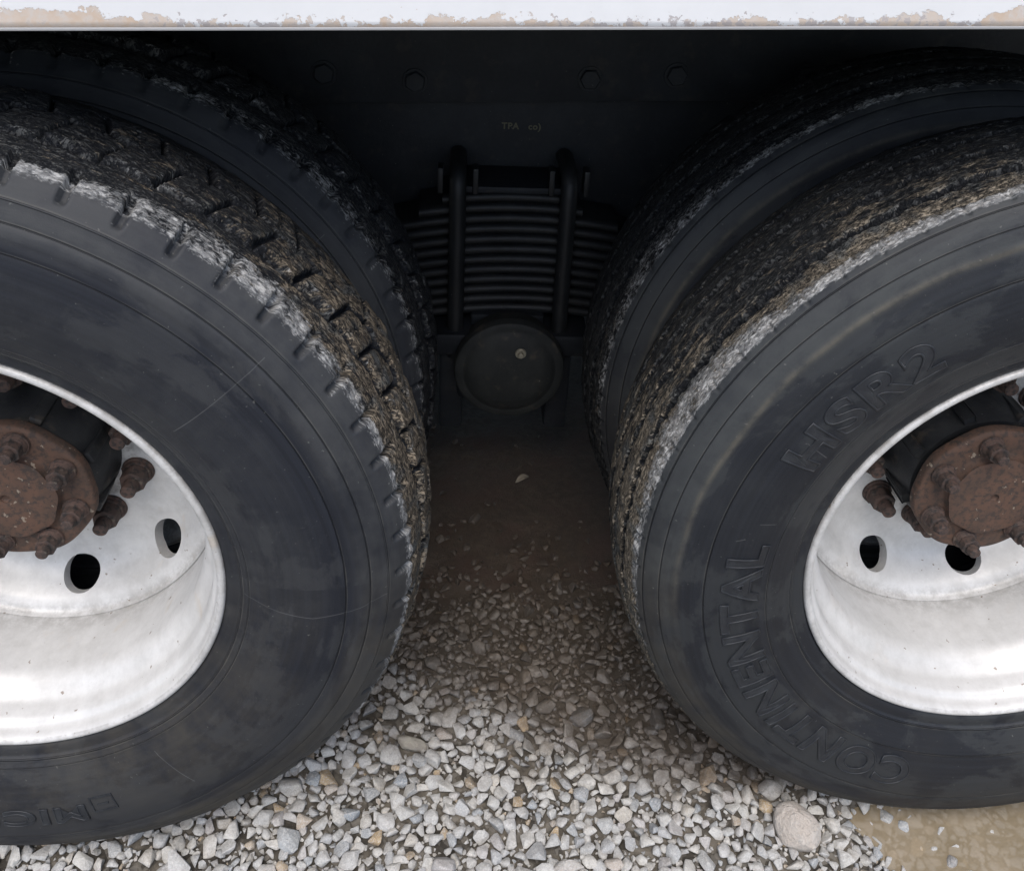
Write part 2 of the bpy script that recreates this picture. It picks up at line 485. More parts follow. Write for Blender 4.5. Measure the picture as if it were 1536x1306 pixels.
# masks shared by the ground and its stones: how wet and how muddy a place is
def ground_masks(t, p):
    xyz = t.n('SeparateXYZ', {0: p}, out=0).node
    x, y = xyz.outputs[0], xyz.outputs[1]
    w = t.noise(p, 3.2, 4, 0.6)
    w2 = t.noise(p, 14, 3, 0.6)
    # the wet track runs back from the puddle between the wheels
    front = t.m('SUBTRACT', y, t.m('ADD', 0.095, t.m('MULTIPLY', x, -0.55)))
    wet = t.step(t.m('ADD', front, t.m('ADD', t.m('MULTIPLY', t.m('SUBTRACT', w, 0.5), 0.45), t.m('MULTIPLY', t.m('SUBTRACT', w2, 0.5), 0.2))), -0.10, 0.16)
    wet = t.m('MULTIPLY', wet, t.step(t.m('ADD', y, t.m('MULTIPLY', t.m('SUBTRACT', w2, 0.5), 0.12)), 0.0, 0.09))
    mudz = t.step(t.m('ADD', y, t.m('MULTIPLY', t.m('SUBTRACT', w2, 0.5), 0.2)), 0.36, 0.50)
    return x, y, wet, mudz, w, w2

def stone_mat(name, single):
    t = NT(name)
    p = t.n('NewGeometry', out=0)
    x, y, wet, mudz, w, w2 = ground_masks(t, p)
    r = t.n('ObjectInfo', out=5) if single else t.attr('rnd')
    rr = t.n('TexWhiteNoise', {1: r}, noise_dimensions='1D', out=0)
    ramp = t.t.nodes.new('ShaderNodeValToRGB')
    t.t.links.new(rr, ramp.inputs[0])
    e = ramp.color_ramp.elements
    cols = [(0.0, (0.40, 0.40, 0.39)), (0.22, (0.47, 0.46, 0.43)), (0.40, (0.33, 0.34, 0.35)), (0.52, (0.50, 0.48, 0.44)),
            (0.64, (0.24, 0.27, 0.30)), (0.74, (0.42, 0.39, 0.34)), (0.80, (0.45, 0.45, 0.44)), (0.92, (0.37, 0.35, 0.34)), (0.985, (0.38, 0.28, 0.16))]
    e[0].position, e[0].color = cols[0][0], (*cols[0][1], 1)
    e[1].position, e[1].color = cols[1][0], (*cols[1][1], 1)
    for q, cc in cols[2:]:
        k = e.new(q); k.color = (*cc, 1)
    ramp.color_ramp.interpolation = 'LINEAR'
    c = t.mix(1.0, ramp.outputs[0], (1.08, 1.08, 1.07), 'MULTIPLY')
    n1 = t.noise(p, 90, 5, 0.65)
    n2 = t.noise(p, 480, 3, 0.6)
    c = t.mix(t.m('MULTIPLY', t.step(n1, 0.42, 0.66), 0.45), c, t.mix(0.5, c, (0.22, 0.20, 0.18)))
    c = t.mix(t.m('MULTIPLY', t.step(n2, 0.50, 0.60), 0.45), c, (0.60, 0.59, 0.57))
    c = t.mix(t.m('MULTIPLY', t.step(t.noise(p, 320, 3, 0.7), 0.52, 0.62), 0.5), c, t.mix(0.5, c, (0.12, 0.115, 0.11)))
    n3 = t.noise(p, 200, 4, 0.7)
    c = t.mix(t.m('MULTIPLY', t.step(n3, 0.40, 0.62), 0.35), c, t.mix(0.55, c, (0.20, 0.185, 0.165)))
    veins = t.step(t.m('ABSOLUTE', t.m('SUBTRACT', t.noise(p, 55, 3, 0.6, 0.8), 0.5)), 0.022, 0.0)
    c = t.mix(t.m('MULTIPLY', veins, 0.35), c, (0.52, 0.51, 0.48))
    # dirt between: mud film where it is wet
    film = t.m('MULTIPLY', wet, t.step(n1, 0.25, 0.6))
    c = t.mix(t.m('MULTIPLY', wet, 0.88), c, t.mix(1.0, c, (0.27, 0.225, 0.19), 'MULTIPLY'))
    c = t.mix(t.m('MULTIPLY', film, 0.68), c, (0.066, 0.052, 0.039))
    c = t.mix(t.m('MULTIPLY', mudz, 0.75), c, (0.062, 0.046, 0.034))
    ro = t.m('SUBTRACT', 0.85, t.m('MULTIPLY', wet, 0.42))
    h = t.m('ADD', n1, t.m('MULTIPLY', n2, 0.5))
    return t.bsdf(c, ro, h, 0.85, 0.0024, spec=0.4)
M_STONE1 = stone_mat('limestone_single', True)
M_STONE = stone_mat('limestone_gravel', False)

def ground_mat():
    t = NT('dirt_and_crushed_stone')
    p = t.n('NewGeometry', out=0)
    x, y, wet, mudz, w, w2 = ground_masks(t, p)
    vor = t.n('TexVoronoi', {'Vector': p, 'Scale': 130.0}, out=0).node
    n1 = t.noise(p, 60, 6, 0.7)
    n2 = t.noise(p, 300, 4, 0.7)
    grit = t.n('SeparateColor', {0: vor.outputs[1]}, out=0)
    c = t.mix(t.step(t.m('ADD', t.m('MULTIPLY', n1, 0.4), t.m('MULTIPLY', w2, 0.6)), 0.42, 0.62), (0.040, 0.035, 0.028), (0.150, 0.132, 0.105))
    c = t.mix(t.m('MULTIPLY', t.step(grit, 0.5, 0.9), 0.5), c, (0.22, 0.205, 0.18))
    # far gravel, where no stones are built
    dist = t.vm('LENGTH', p, out=1)
    vor2 = t.n('TexVoronoi', {'Vector': p, 'Scale': 42.0}, out=0).node
    g2 = t.n('SeparateColor', {0: vor2.outputs[1]}, out=0)
    far = t.mix(g2, (0.20, 0.19, 0.18), (0.46, 0.45, 0.43))
    far = t.mix(t.step(vor2.outputs[0], 0.35, 0.75), far, (0.12, 0.105, 0.09))
    c = t.mix(t.step(dist, 1.15, 1.5), c, far)
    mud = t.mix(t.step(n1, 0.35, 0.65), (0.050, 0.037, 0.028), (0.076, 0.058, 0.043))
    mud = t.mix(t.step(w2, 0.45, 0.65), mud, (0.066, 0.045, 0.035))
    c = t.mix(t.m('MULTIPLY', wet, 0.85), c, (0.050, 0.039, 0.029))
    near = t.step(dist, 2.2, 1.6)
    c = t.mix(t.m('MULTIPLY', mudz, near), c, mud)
    ro = t.m('SUBTRACT', 0.88, t.m('MULTIPLY', wet, 0.36))
    h = t.m('ADD', t.m('MULTIPLY', n1, 1.2), t.m('ADD', t.m('MULTIPLY', n2, 0.5), t.m('MULTIPLY', grit, 0.5)))
    return t.bsdf(c, ro, h, 0.7, 0.004, spec=0.4)
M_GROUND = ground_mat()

def water_mat():
    t = NT('muddy_water')
    p = t.n('NewGeometry', out=0)
    n = t.noise(p, 12, 3, 0.5)
    c = t.mix(t.step(n, 0.3, 0.7), (0.31, 0.25, 0.16), (0.38, 0.31, 0.21))
    return t.bsdf(c, 0.06, t.noise(p, 7, 2), 0.03, 0.002, spec=0.5, alpha=0.62)
M_WATER = water_mat()

# ------------------------------------------------------------------ ground
WX, RZ = 0.65176, 0.505                # half the axle spacing, axle height
WHEEL = {-1: Vector((-WX, -0.01342, RZ + 0.0024)), 1: Vector((WX, 0.01342, RZ - 0.0024))}

def gn(x, y, f, seed):
    g = np.random.default_rng(seed)
    T = g.random((64, 64)) * 2 - 1
    X = x * f + 17.3; Y = y * f + 9.1
    i = np.floor(X).astype(int); j = np.floor(Y).astype(int)
    fx = X - i; fy = Y - j
    fx = fx * fx * (3 - 2 * fx); fy = fy * fy * (3 - 2 * fy)
    T00, T10, T01, T11 = T[i % 64, j % 64], T[(i + 1) % 64, j % 64], T[i % 64, (j + 1) % 64], T[(i + 1) % 64, (j + 1) % 64]
    return (T00 * (1 - fx) + T10 * fx) * (1 - fy) + (T01 * (1 - fx) + T11 * fx) * fy

def puddle_mask(x, y):
    e = x - 0.53 + 0.05 * gn(x, y, 9, 3) + 0.02 * gn(x, y, 30, 4)
    return sstep(e, -0.03, 0.05) * sstep(-y, -0.10, -0.0) * sstep(1.6 - x, 0, .2) * sstep(y + .75, 0, .15)

def ground_h(x, y):
    h = 0.006 * gn(x, y, 3, 1) + 0.0035 * gn(x, y, 11, 2) + 0.0015 * gn(x, y, 40, 5)
    mud = sstep(y + 0.07 * gn(x, y, 6, 8) + 0.05 * gn(x, y, 19, 9), 0.33, 0.58)
    h = h * (1 - 0.35 * mud) + mud * 0.021 + 0.0065 * sstep(y - 0.14 + 0.55 * x + 0.05 * gn(x, y, 12, 21), -0.08, 0.12) * (1 - mud) + 0.0012 * mud * gn(x, y, 55, 31)
    h = h * (1 - puddle_mask(x, y)) - 0.0175 * puddle_mask(x, y)
    return h - 0.004

ax = np.concatenate([-np.geomspace(400, 1.7, 26), np.arange(-1.6, 1.6001, 0.0125), np.geomspace(1.7, 400, 26)])
ay = np.concatenate([-np.geomspace(400, 1.3, 26), np.arange(-1.2, 1.6001, 0.0125), np.geomspace(1.7, 400, 26)])
GX, GY = np.meshgrid(ax, ay, indexing='ij')
GZ = ground_h(GX, GY)
far = np.hypot(GX, GY) > 1.65
GZ[far] = -0.004
ni, nj = GX.shape
I, J = np.meshgrid(np.arange(ni - 1), np.arange(nj - 1), indexing='ij')
Q = np.stack([I * nj + J, (I + 1) * nj + J, (I + 1) * nj + J + 1, I * nj + J + 1], -1).reshape(-1, 4)
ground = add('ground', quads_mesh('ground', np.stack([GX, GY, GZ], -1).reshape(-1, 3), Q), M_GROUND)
ground['kind'] = 'structure'

# muddy puddle: one sheet of water lying in the hollow
px = np.linspace(0.38, 1.7, 90); py = np.linspace(-0.85, 0.14, 70)
PX, PY = np.meshgrid(px, py, indexing='ij')
keep = puddle_mask(PX, PY) > 0.12
I, J = np.meshgrid(np.arange(len(px) - 1), np.arange(len(py) - 1), indexing='ij')
ok = keep[:-1, :-1] | keep[1:, :-1] | keep[:-1, 1:] | keep[1:, 1:]
Qp = np.stack([I * len(py) + J, (I + 1) * len(py) + J, (I + 1) * len(py) + J + 1, I * len(py) + J + 1], -1)[ok]
pud = add('puddle', quads_mesh('puddle', np.stack([PX, PY, np.full_like(PX, -0.0115)], -1).reshape(-1, 3), Qp), M_WATER)
pud['kind'] = 'structure'
pud['label'] = 'shallow tan muddy puddle in front of the right wheel'

# ------------------------------------------------------------------ stones
def stone_mesh(name, seed, n=13, flat=0.7, bevel=0.09, elong=1.0):
    g = random.Random(seed)
    b = bmesh.new()
    for _ in range(n):
        while True:
            v = Vector((g.uniform(-1, 1), g.uniform(-1, 1), g.uniform(-1, 1)))
            if 0.5 < v.length < 1:
                break
        v = v.normalized() * g.uniform(0.86, 1.0)
        b.verts.new((v.x * 0.5 * elong, v.y * 0.5, v.z * 0.5 * flat))
    r = bmesh.ops.convex_hull(b, input=b.verts)
    junk = list({e for e in r.get('geom_interior', []) + r.get('geom_unused', []) if isinstance(e, bmesh.types.BMVert)})
    if junk:
        bmesh.ops.delete(b, geom=junk, context='VERTS')
    bmesh.ops.dissolve_limit(b, angle_limit=rad(16), verts=b.verts, edges=b.edges)
    if bevel:
        bmesh.ops.bevel(b, geom=list(b.edges), offset=bevel, segments=1, affect='EDGES', profile=0.5, clamp_overlap=True)
    bmesh.ops.triangulate(b, faces=b.faces)
    bmesh.ops.recalc_face_normals(b, faces=b.faces)
    me = bpy.data.meshes.new(name)
    b.to_mesh(me); b.free()
    me.shade_smooth()
    me.set_sharp_from_angle(angle=rad(27))
    return me

NBIG, NSM = 16, 8
big_meshes = [stone_mesh('stone', 100 + i, random.choice((10, 11, 13, 16)), random.uniform(0.55, 0.85), 0.045, random.uniform(0.95, 1.45)) for i in range(NBIG)]
small_meshes = [stone_mesh('grit', 300 + i, 9, 0.7, 0.0, random.uniform(1.0, 1.4)) for i in range(NSM)]

def mdata(me):
    v = np.empty(len(me.vertices) * 3, np.float32); me.vertices.foreach_get('co', v)
    f = np.empty(len(me.loops), np.int32); me.loops.foreach_get('vertex_index', f)
    return v.reshape(-1, 3), f.reshape(-1, 3)
bigd = [mdata(m) for m in big_meshes]
smd = [mdata(m) for m in small_meshes]

# dart throwing, large stones first
X0, X1, Y0, Y1 = -1.25, 1.25, -0.85, 1.15
cell = 0.045
grid = {}
stones = []
FEATURE = [(0.417, -0.045, 0.045), (0.0, 0.0, 0.0)]
def blocked(x, y, r, pack):
    ci, cj = int((x - X0) / cell), int((y - Y0) / cell)
    for a in (-1, 0, 1):
        for b_ in (-1, 0, 1):
            for (qx, qy, qr) in grid.get((ci + a, cj + b_), ()):
                if (qx - x) ** 2 + (qy - y) ** 2 < ((qr + r) * pack) ** 2:
                    return True
    return False
def put(x, y, r):
    grid.setdefault((int((x - X0) / cell), int((y - Y0) / cell)), []).append((x, y, r))

feature_stones = [(0.419, -0.028, 0.034), (-0.148, 0.125, 0.022), (0.640, -0.066, 0.014)]
for f in feature_stones:
    put(*f)
g = random.Random(11)
for (lo, hi, tries) in ((0.0140, 0.0180, 450), (0.0105, 0.0140, 6000), (0.0078, 0.0105, 30000), (0.0056, 0.0078, 50000), (0.0036, 0.0056, 50000), (0.0022, 0.0036, 60000)):
    for _ in range(tries):
        x, y = g.uniform(X0, X1), g.uniform(Y0, Y1)
        if y > 0.62 and g.random() < 0.93:
            continue
        if hi < 0.004 and not (-0.8 < x < 0.8 and -0.3 < y < 0.45):
            continue
        r = g.uniform(lo, hi)
        if y > 0.2:
            r *= 0.85
        if blocked(x, y, r, 0.69):
            continue
        put(x, y, r)
        stones.append((x, y, r))
S = np.array(stones)
SH = ground_h(S[:, 0], S[:, 1])

def project(P):
    d = np.asarray(P, float) - np.array(CAM_POS)
    z = d @ np.array(fwd)
    return 768 + 10.05 + FOC * (d @ np.array(rt)) / z, 653 - 228.67 - FOC * (d @ np.array(upv)) / z, z

P3 = np.stack([S[:, 0], S[:, 1], SH], -1)
sxp, syp, sz = project(P3)
hid = np.zeros(len(S), bool)
for s in (-1, 1):
    for yy in (0.0, 0.2):
        c = WHEEL[s]
        t_ = (c.y + yy - CAM_POS[1]) / (S[:, 1] - CAM_POS[1])
        hx = CAM_POS[0] + (S[:, 0] - CAM_POS[0]) * t_ - c.x
        hz = CAM_POS[2] + (SH - CAM_POS[2]) * t_ - c.z
        hid |= (t_ < 1) & (np.hypot(hx, hz) < 0.50)
vis = (~hid) & (sxp > 4) & (sxp < 1532) & (syp < 1300) & (S[:, 1] < 0.45)
score = np.where(vis, S[:, 2] / sz, -1)
order = np.argsort(-score)
single = set(order[:296].tolist())

def sink(x, y):
    return 0.15
quats = [Matrix.Rotation(0, 3, 'Z')]
def stone_rot(k):
    gg = random.Random(k)
    return Matrix.Rotation(gg.uniform(0, 2 * PI), 3, 'Z') @ Matrix.Rotation(gg.gauss(0, 0.25), 3, 'X') @ Matrix.Rotation(gg.gauss(0, 0.25), 3, 'Y')

allV, allF, allR, base = [], [], [], 0
for k, (x, y, r) in enumerate(stones):
    R = stone_rot(k)
    z = SH[k] + r * (0.38 - 0.30 * float(sstep(y - 0.13 + 0.55 * x, -0.05, 0.15)) + 0.30 * random.Random(k * 3 + 1).random())
    if random.Random(k * 7).random() < 0.92 * float(sstep(y, 0.34, 0.55)):
        z -= 0.018
    if k in single:
        o = add('stone', big_meshes[k % NBIG], M_STONE1, ground)
        o.matrix_local = Matrix.Translation((x, y, z)) @ R.to_4x4() @ Matrix.Diagonal((2.22 * r, 2.22 * r, 2.22 * r, 1))
        continue
    V, F = bigd[k % NBIG] if r > 0.0060 else smd[k % NSM]
    W = (V * (2.22 * r)) @ np.array(R).T + np.array((x, y, z))
    allV.append(W); allF.append(F + base); allR.append(np.full(len(V), (k * 0.61803) % 1.0 * 50)); base += len(V)
gm = quads_mesh('gravel', np.concatenate(allV), np.concatenate(allF), smooth=False)
fattr(gm, 'rnd', np.concatenate(allR))
gm.shade_smooth(); gm.set_sharp_from_angle(angle=rad(40))
gravel = add('gravel', gm, M_STONE, ground)
gravel['kind'] = 'stuff'

def own_stone_mat(name, a, b):
    t = NT(name)
    p = t.obj()
    n1 = t.noise(p, 3.5, 6, 0.68); n2 = t.noise(p, 22, 4, 0.7)
    c = t.mix(t.step(n1, 0.35, 0.68), a, b)
    c = t.mix(t.m('MULTIPLY', t.step(n2, 0.5, 0.7), 0.5), c, tuple(x * 0.55 for x in a))
    return t.bsdf(c, 0.85, t.m('ADD', n1, t.m('MULTIPLY', n2, 0.3)), 0.6, 0.06, spec=0.35)

def feature(name, seed, f, sc3, rotz, mat, label, n=22):
    me = stone_mesh(name, seed, n, 1.0, 0.06, 1.0)
    bm = bmesh.new(); bm.from_mesh(me)
    bmesh.ops.subdivide_edges(bm, edges=bm.edges, cuts=1, smooth=0.6, use_grid_fill=True)
    bm.to_mesh(me); bm.free(); me.shade_smooth()
    h = float(ground_h(np.array([f[0]]), np.array([f[1]]))[0])
    o = add(name, me, mat, None, (f[0], f[1], h + sc3[2] * 0.30), (0.05, 0.08, rotz))
    o.scale = sc3
    o['label'] = label; o['category'] = 'stone'
    return o
feature('rounded_stone', 41, feature_stones[0], (0.073, 0.078, 0.055), 0.4, own_stone_mat('pale_beige_stone', (0.55, 0.49, 0.43), (0.60, 0.56, 0.51)),
        'large rounded pale beige stone lying beside the muddy puddle', 40)
feature('long_stone', 57, feature_stones[1], (0.062, 0.026, 0.026), -0.35, own_stone_mat('tan_stone', (0.40, 0.37, 0.31), (0.33, 0.30, 0.26)),
        'long flat tan stone lying in the gravel beside the left wheel', 20)
feature('pale_stone', 63, feature_stones[2], (0.026, 0.022, 0.030), 0.9, own_stone_mat('pale_stone_face', (0.50, 0.49, 0.47), (0.42, 0.41, 0.40)),
        'small pale angular stone poking out of the muddy water', 14)

def dry_leaf(x, y, L, rotz, label):
    b = bmesh.new()
    n, grid_ = 10, []
    for i in range(n + 1):
        u = i / n
        w = 0.28 * L * math.sin(PI * u) ** 0.8 + 0.0004
        z = 0.006 * math.sin(3.0 * u) + 0.004 * u
        grid_.append([b.verts.new((L * (u - .5), w * k * (1 if k < 0 else .7), z + 0.35 * w * abs(k))) for k in (-1, -.5, 0, .5, 1)])
    for p_, q_ in zip(grid_[:-1], grid_[1:]):
        for k in range(4):
            b.faces.new((p_[k], q_[k], q_[k + 1], p_[k + 1]))
    me = bpy.data.meshes.new('dry_leaf'); b.to_mesh(me); b.free(); me.shade_smooth()
    t = NT('dry_leaf_skin')
    me.materials.append(t.bsdf(t.mix(t.noise(t.obj(), 120, 4), (0.30, 0.26, 0.20), (0.18, 0.15, 0.11)), 0.8))
    o = add('dry_leaf', me, None, None, (x, y, float(ground_h(np.array([x]), np.array([y]))[0]) + .002), (0, 0, rotz))
    so_ = o.modifiers.new('thick', 'SOLIDIFY'); so_.thickness = 0.0006
    o['label'] = label; o['category'] = 'leaf'
dry_leaf(0.060, 0.735, 0.034, 0.5, 'small pale curled dry leaf lying on the dark mud between the wheels')

# ------------------------------------------------------------------ the truck
truck = empty('truck', (0, 0, 0))
truck['label'] = 'heavy truck with a flaking white side panel on two dirty pairs of dual wheels'
truck['category'] = 'truck'
TILT = Matrix.Translation((0, 0, 1.139)) @ Matrix.Rotation(-0.039, 4, 'Y') @ Matrix.Translation((0, 0, -1.139))

# --- tyre
SIDE = [(.290, .014), (.2985, .001), (.304, -.0045), (.316, -.0075), (.3195, -.0105), (.330, -.016), (.355, -.026), (.385, -.0315), (.412, -.0315),
        (.440, -.0275), (.466, -.0200), (.487, -.0110), (.501, -.0015), (.5095, .0065)]
YS0, YS1 = 0.0125, 0.1975              # shoulder edges of the tread
def crown(y):
    q = (y - 0.105) / 0.0925
    return 0.5135 + 0.0150 * (1 - np.abs(q) ** 2.4)
sidep = smooth_profile(SIDE, 8)
def side_y(r):
    return float(np.interp(r, sidep[:, 0], sidep[:, 1]))

def resample(P, step):
    d = np.concatenate([[0], np.cumsum(np.linalg.norm(np.diff(P, axis=0), axis=1))])
    n = max(2, int(d[-1] / step))
    s = np.linspace(0, d[-1], n + 1)
    return np.stack([np.interp(s, d, P[:, 0]), np.interp(s, d, P[:, 1])], -1)

def tyre_mesh(name, style, N, st, st_side, back_side, mudfun, seed):
    """style 'lug' or 'rib'; the side seen by the camera faces -Y"""
    outer = resample(sidep, st_side)
    shoulder = np.array([(.5122, .0095), (crown(YS0), YS0)])
    yt = np.linspace(YS0 + st, YS1 - st, int((YS1 - YS0) / st))
    tread = np.stack([crown(yt), yt], -1)
    mir = resample(sidep, back_side)[::-1].copy(); mir[:, 1] = 0.21 - mir[:, 1]
    sh2 = shoulder[::-1].copy(); sh2[:, 1] = 0.21 - sh2[:, 1]
    P = np.vstack([outer, shoulder, tread, sh2, mir])
    K = len(P)
    arc = np.concatenate([[0], np.cumsum(np.linalg.norm(np.diff(P, axis=0), axis=1))])
    T = np.gradient(P, axis=0); T /= np.linalg.norm(T, axis=1)[:, None]
    Nn = np.stack([T[:, 1], -T[:, 0]], -1)          # (dr, dy) outward
    Nn *= np.where((Nn[:, 0] * 1 + Nn[:, 1] * np.where(P[:, 1] < .105, -1, 1)) < 0, -1, 1)[:, None]
    u = np.arange(N) / N
    ang = u * 2 * PI
    U = np.repeat(u[:, None], K, 1)
    R = np.repeat(P[None, :, 0], N, 0); Y = np.repeat(P[None, :, 1], N, 0)
    D = np.zeros_like(R)
    t = Y - YS0                                      # lateral distance from the outer shoulder
    intr = (Y > YS0 - 1e-4) & (Y < YS1 + 1e-4) & (R > 0.505)
    iv = (arc[None, :] / arc[-1]).repeat(N, 0)
    isside = ~intr
    seen = Y < 0.1
    deg = U * 360
    if style == 'lug':
        PITCH_ = 360 / 59
        ph = ((deg - 67.0) / PITCH_)
        f = ph - np.floor(ph); cellid = np.floor(ph).astype(int) % 59
        dd = np.minimum(f, 1 - f) * PITCH_ * PI / 180 * 0.515       # metres to the slot centre
        # shoulder slots running down the sidewall
        slot = sstep(-dd, -0.0056, -0.0042)
        rmin = 0.4975
        sdepth = 0.0085 if seed < 2500 else 0.004
        depth = slot * sstep(R, rmin - .001, rmin + 0.004) * (Y < 0.02) * sdepth
        depth += slot * intr * (t < 0.020) * 0.009 * sstep(-t, -0.020, -0.015)
        D -= np.where(Y < 0.105, depth, 0)
        D -= slot * ((Y > 0.19) & (R > rmin)) * 0.0085
        # two rows of worn blocks standing proud of the shoulder ribs
        zig = 0.0030 * np.where(f < 0.5, 4 * f - 1, 3 - 4 * f)
        ea, eb = 0.046 + zig, 0.139 + zig
        mid_ = 0.0925 - 1.4 * zig
        block = (t > ea) & (t < eb)
        proud = sstep(t - ea, -0.001, 0.0012) * sstep(eb - t, -0.001, 0.0012)
        groove = np.maximum(sstep(-np.abs(t - ea + 0.004), -0.0036, -0.0020), sstep(-np.abs(t - eb - 0.004), -0.0036, -0.0020)) * 0.7
        groove = np.maximum(groove, sstep(-np.abs(t - mid_), -0.0042, -0.0028))
        lift = np.zeros_like(t); bedge = np.zeros_like(t)
        for (sg, off, slant) in ((-1, 0.45, 0.30), (1, 0.0, -0.25)):
            row = block & ((t < mid_) if sg < 0 else (t >= mid_))
            ph2 = ph + off + slant * (t - 0.0925) / 0.045
            f2 = ph2 - np.floor(ph2); d2 = np.minimum(f2, 1 - f2) * PITCH_ * PI / 180 * 0.515
            idx = np.floor(ph2).astype(int) % 59
            gg = np.random.default_rng(seed + int(off * 100) + 5)
            wid = gg.uniform(0.0024, 0.0042, 59)[idx]
            cut = sstep(-d2, -wid, -wid + 0.0016)
            groove = np.where(row, np.maximum(groove, cut), groove)
            hh = gg.normal(0, 0.0011, 59)[idx] + gg.normal(0, 0.0016, 59)[idx] * (f2 - 0.5) * 2 + gg.normal(0, 0.0012, 59)[idx] * (t - 0.0925) / 0.03
            lift = np.where(row, 0.0050 * proud + hh - 0.0012 * sstep(-d2, -wid - 0.005, -wid), lift)
            be = np.maximum(sstep(-d2, -wid - 0.0055, -wid - 0.0012), sstep(-np.abs(t - (ea if sg < 0 else eb)), -0.0060, -0.0012))
            bedge = np.where(row, np.maximum(bedge, be * (1 - cut)), bedge)
            sipe = sstep(-np.abs(f2 - 0.5 - 0.05 * np.sin(t * 500)) * PITCH_ * PI / 180 * .515, -0.0018, -0.0010)
            groove = np.where(row, np.maximum(groove, 0.22 * sipe), groove)
        D += lift * intr
        D -= groove * intr * (0.0088 - 0.0030 * vnoise(U, np.clip(t / 0.2, 0, 1), 70, 8, seed + 60))
        tops = 1 - groove
    else:
        groove = np.zeros_like(t)
        for k, tc in enumerate((0.033, 0.072, 0.113, 0.152)):
            wob = 0.0022 * vnoise(U, np.full_like(U, 0.1), 150, 2, seed + k) + 0.0012 * np.sin(2 * PI * U * 150 + k)
            groove = np.maximum(groove, sstep(-np.abs(t - tc - wob), -0.0048, -0.0034))
        ribedge = np.zeros_like(t)
        D -= groove * intr * 0.0095
        # small nicks in the shoulder edge
        ph = (deg - 146.5) / 5.2
        f = ph - np.floor(ph); d2 = np.minimum(f, 1 - f) * 5.2 * PI / 180 * 0.515
        nick = sstep(-d2, -0.0032, -0.0012)
        D -= nick * np.where(Y < 0.105, sstep(R, 0.507, 0.511), 0) * (t < 0.005) * 0.0032
        tops = 1 - groove
    if style == 'lug':
        lines = sstep(-np.abs(dd - 0.0056), -0.0013, -0.0002) * (Y < .02) * sstep(R, rmin - .001, rmin + 0.004)
        lines = np.maximum(lines, 0.8 * (dd < 0.0050) * sstep(-np.abs(R - rmin - .0005), -0.0018, -0.0004) * (Y < .02))
        lines = np.maximum(lines, bedge * 0.60 * sstep((deg + 180) % 360 - 180, -60, 0))
    else:
        lines = np.zeros_like(t)
        for tc in (0.033, 0.072, 0.113, 0.152):
            lines = np.maximum(lines, sstep(-np.abs(t - tc + 0.0055), -0.0022, -0.0006) * intr)
    # chipped and flaky wear on the tread
    w1 = vnoise(U, iv, 260, 26, seed + 20); w2 = vnoise(U, iv, 620, 90, seed + 21); w3 = vnoise(U, iv, 60, 9, seed + 22)
    w4 = vnoise(U, iv, 330, 110, seed + 24)
    wear = 0.0012 * w1 + 0.0009 * w2 + 0.0012 * w3 + 0.0011 * np.clip(w4, -.2, .7)
    D += np.where(intr, wear * (0.65 if style == 'rib' else 0.5), 0)
    # ragged shoulder edge
    edge = np.exp(-((t - 0.001) / 0.006) ** 2)
    D += np.where(Y < 0.105, edge * (0.0014 * w2 + 0.0016 * w1 - (0.0008 if style == 'lug' else 0.0022)), 0)
    # rings on the sidewall
    rings = {'lug': ((0.4885, 0.0011, 0.0024), (0.4690, -0.0016, 0.0014), (0.4415, -0.0013, 0.0015), (0.3195, 0.0010, 0.0016), (0.3285, 0.0006, 0.0016), (0.352, 0.0004, .0012)),
             'rib': ((0.5060, -0.0012, 0.0022), (0.4690, 0.0012, 0.0026), (0.4340, -0.0013, 0.0015), (0.3545, 0.0008, 0.0011), (0.3195, 0.0010, 0.0016), (0.485, -0.0006, 0.0016))}[style]
    for (rr, a, w) in rings:
        D += np.where(isside, a * np.exp(-((R - rr) / w) ** 2), 0)
    D += np.where(isside, 0.0006 * vnoise(U, iv, 14, 10, seed + 30), 0)
    if style == 'lug':                      # shallow step where the outer band starts
        D += np.where(isside, 0.0012 * sstep(R, 0.452, 0.458) - 0.0012 * sstep(R, 0.464, 0.472), 0)
    Rn = R + Nn[None, :, 0] * D; Yn = Y + Nn[None, :, 1] * D
    X = Rn * np.cos(ang)[:, None]; Z = Rn * np.sin(ang)[:, None]
    # loaded tyre: flat foot, sidewall bulging above it
    foot = -RZ - 0.004
    bul = sstep(-Z, 0.30, 0.50) * sstep(R, 0.34, 0.42) * sstep(-R, -0.515, -0.47)
    Yn = Yn + np.where(Yn < 0.105, -1, 1) * 0.011 * bul
    Z = np.where(Z < foot, foot + 0.05 * (Z - foot), Z)
    V = np.stack([X, Yn, Z], -1).reshape(-1, 3)
    I, J = np.meshgrid(np.arange(N), np.arange(K - 1), indexing='ij')
    I2 = (I + 1) % N
    Q = np.stack([I * K + J, I * K + J + 1, I2 * K + J + 1, I2 * K + J], -1).reshape(-1, 4)
    uu0 = U[:, :-1] * 3.2; uu1 = uu0 + 3.2 / N
    va = np.repeat(arc[None, :-1], N, 0); vb = np.repeat(arc[None, 1:], N, 0)
    uv = np.stack([np.stack([uu0, va], -1), np.stack([uu0, vb], -1), np.stack([uu1, vb], -1), np.stack([uu1, va], -1)], 2)
    me = quads_mesh(name, V, Q, True, uv.reshape(-1, 2))
    scrub, mud, dust = mudfun(deg, R, Y, t, tops, intr, w1, w3)
    fattr(me, 'rr', R); fattr(me, 'tops', np.clip(tops, 0, 1))
    band = np.exp(-((R - 0.4675 - 0.002 * w3) / 0.0030) ** 2) * sstep(-adist(deg, 140), -62, -15) * (Y < .1) if style == 'rib' else 0 * R
    fattr(me, 'band', band)
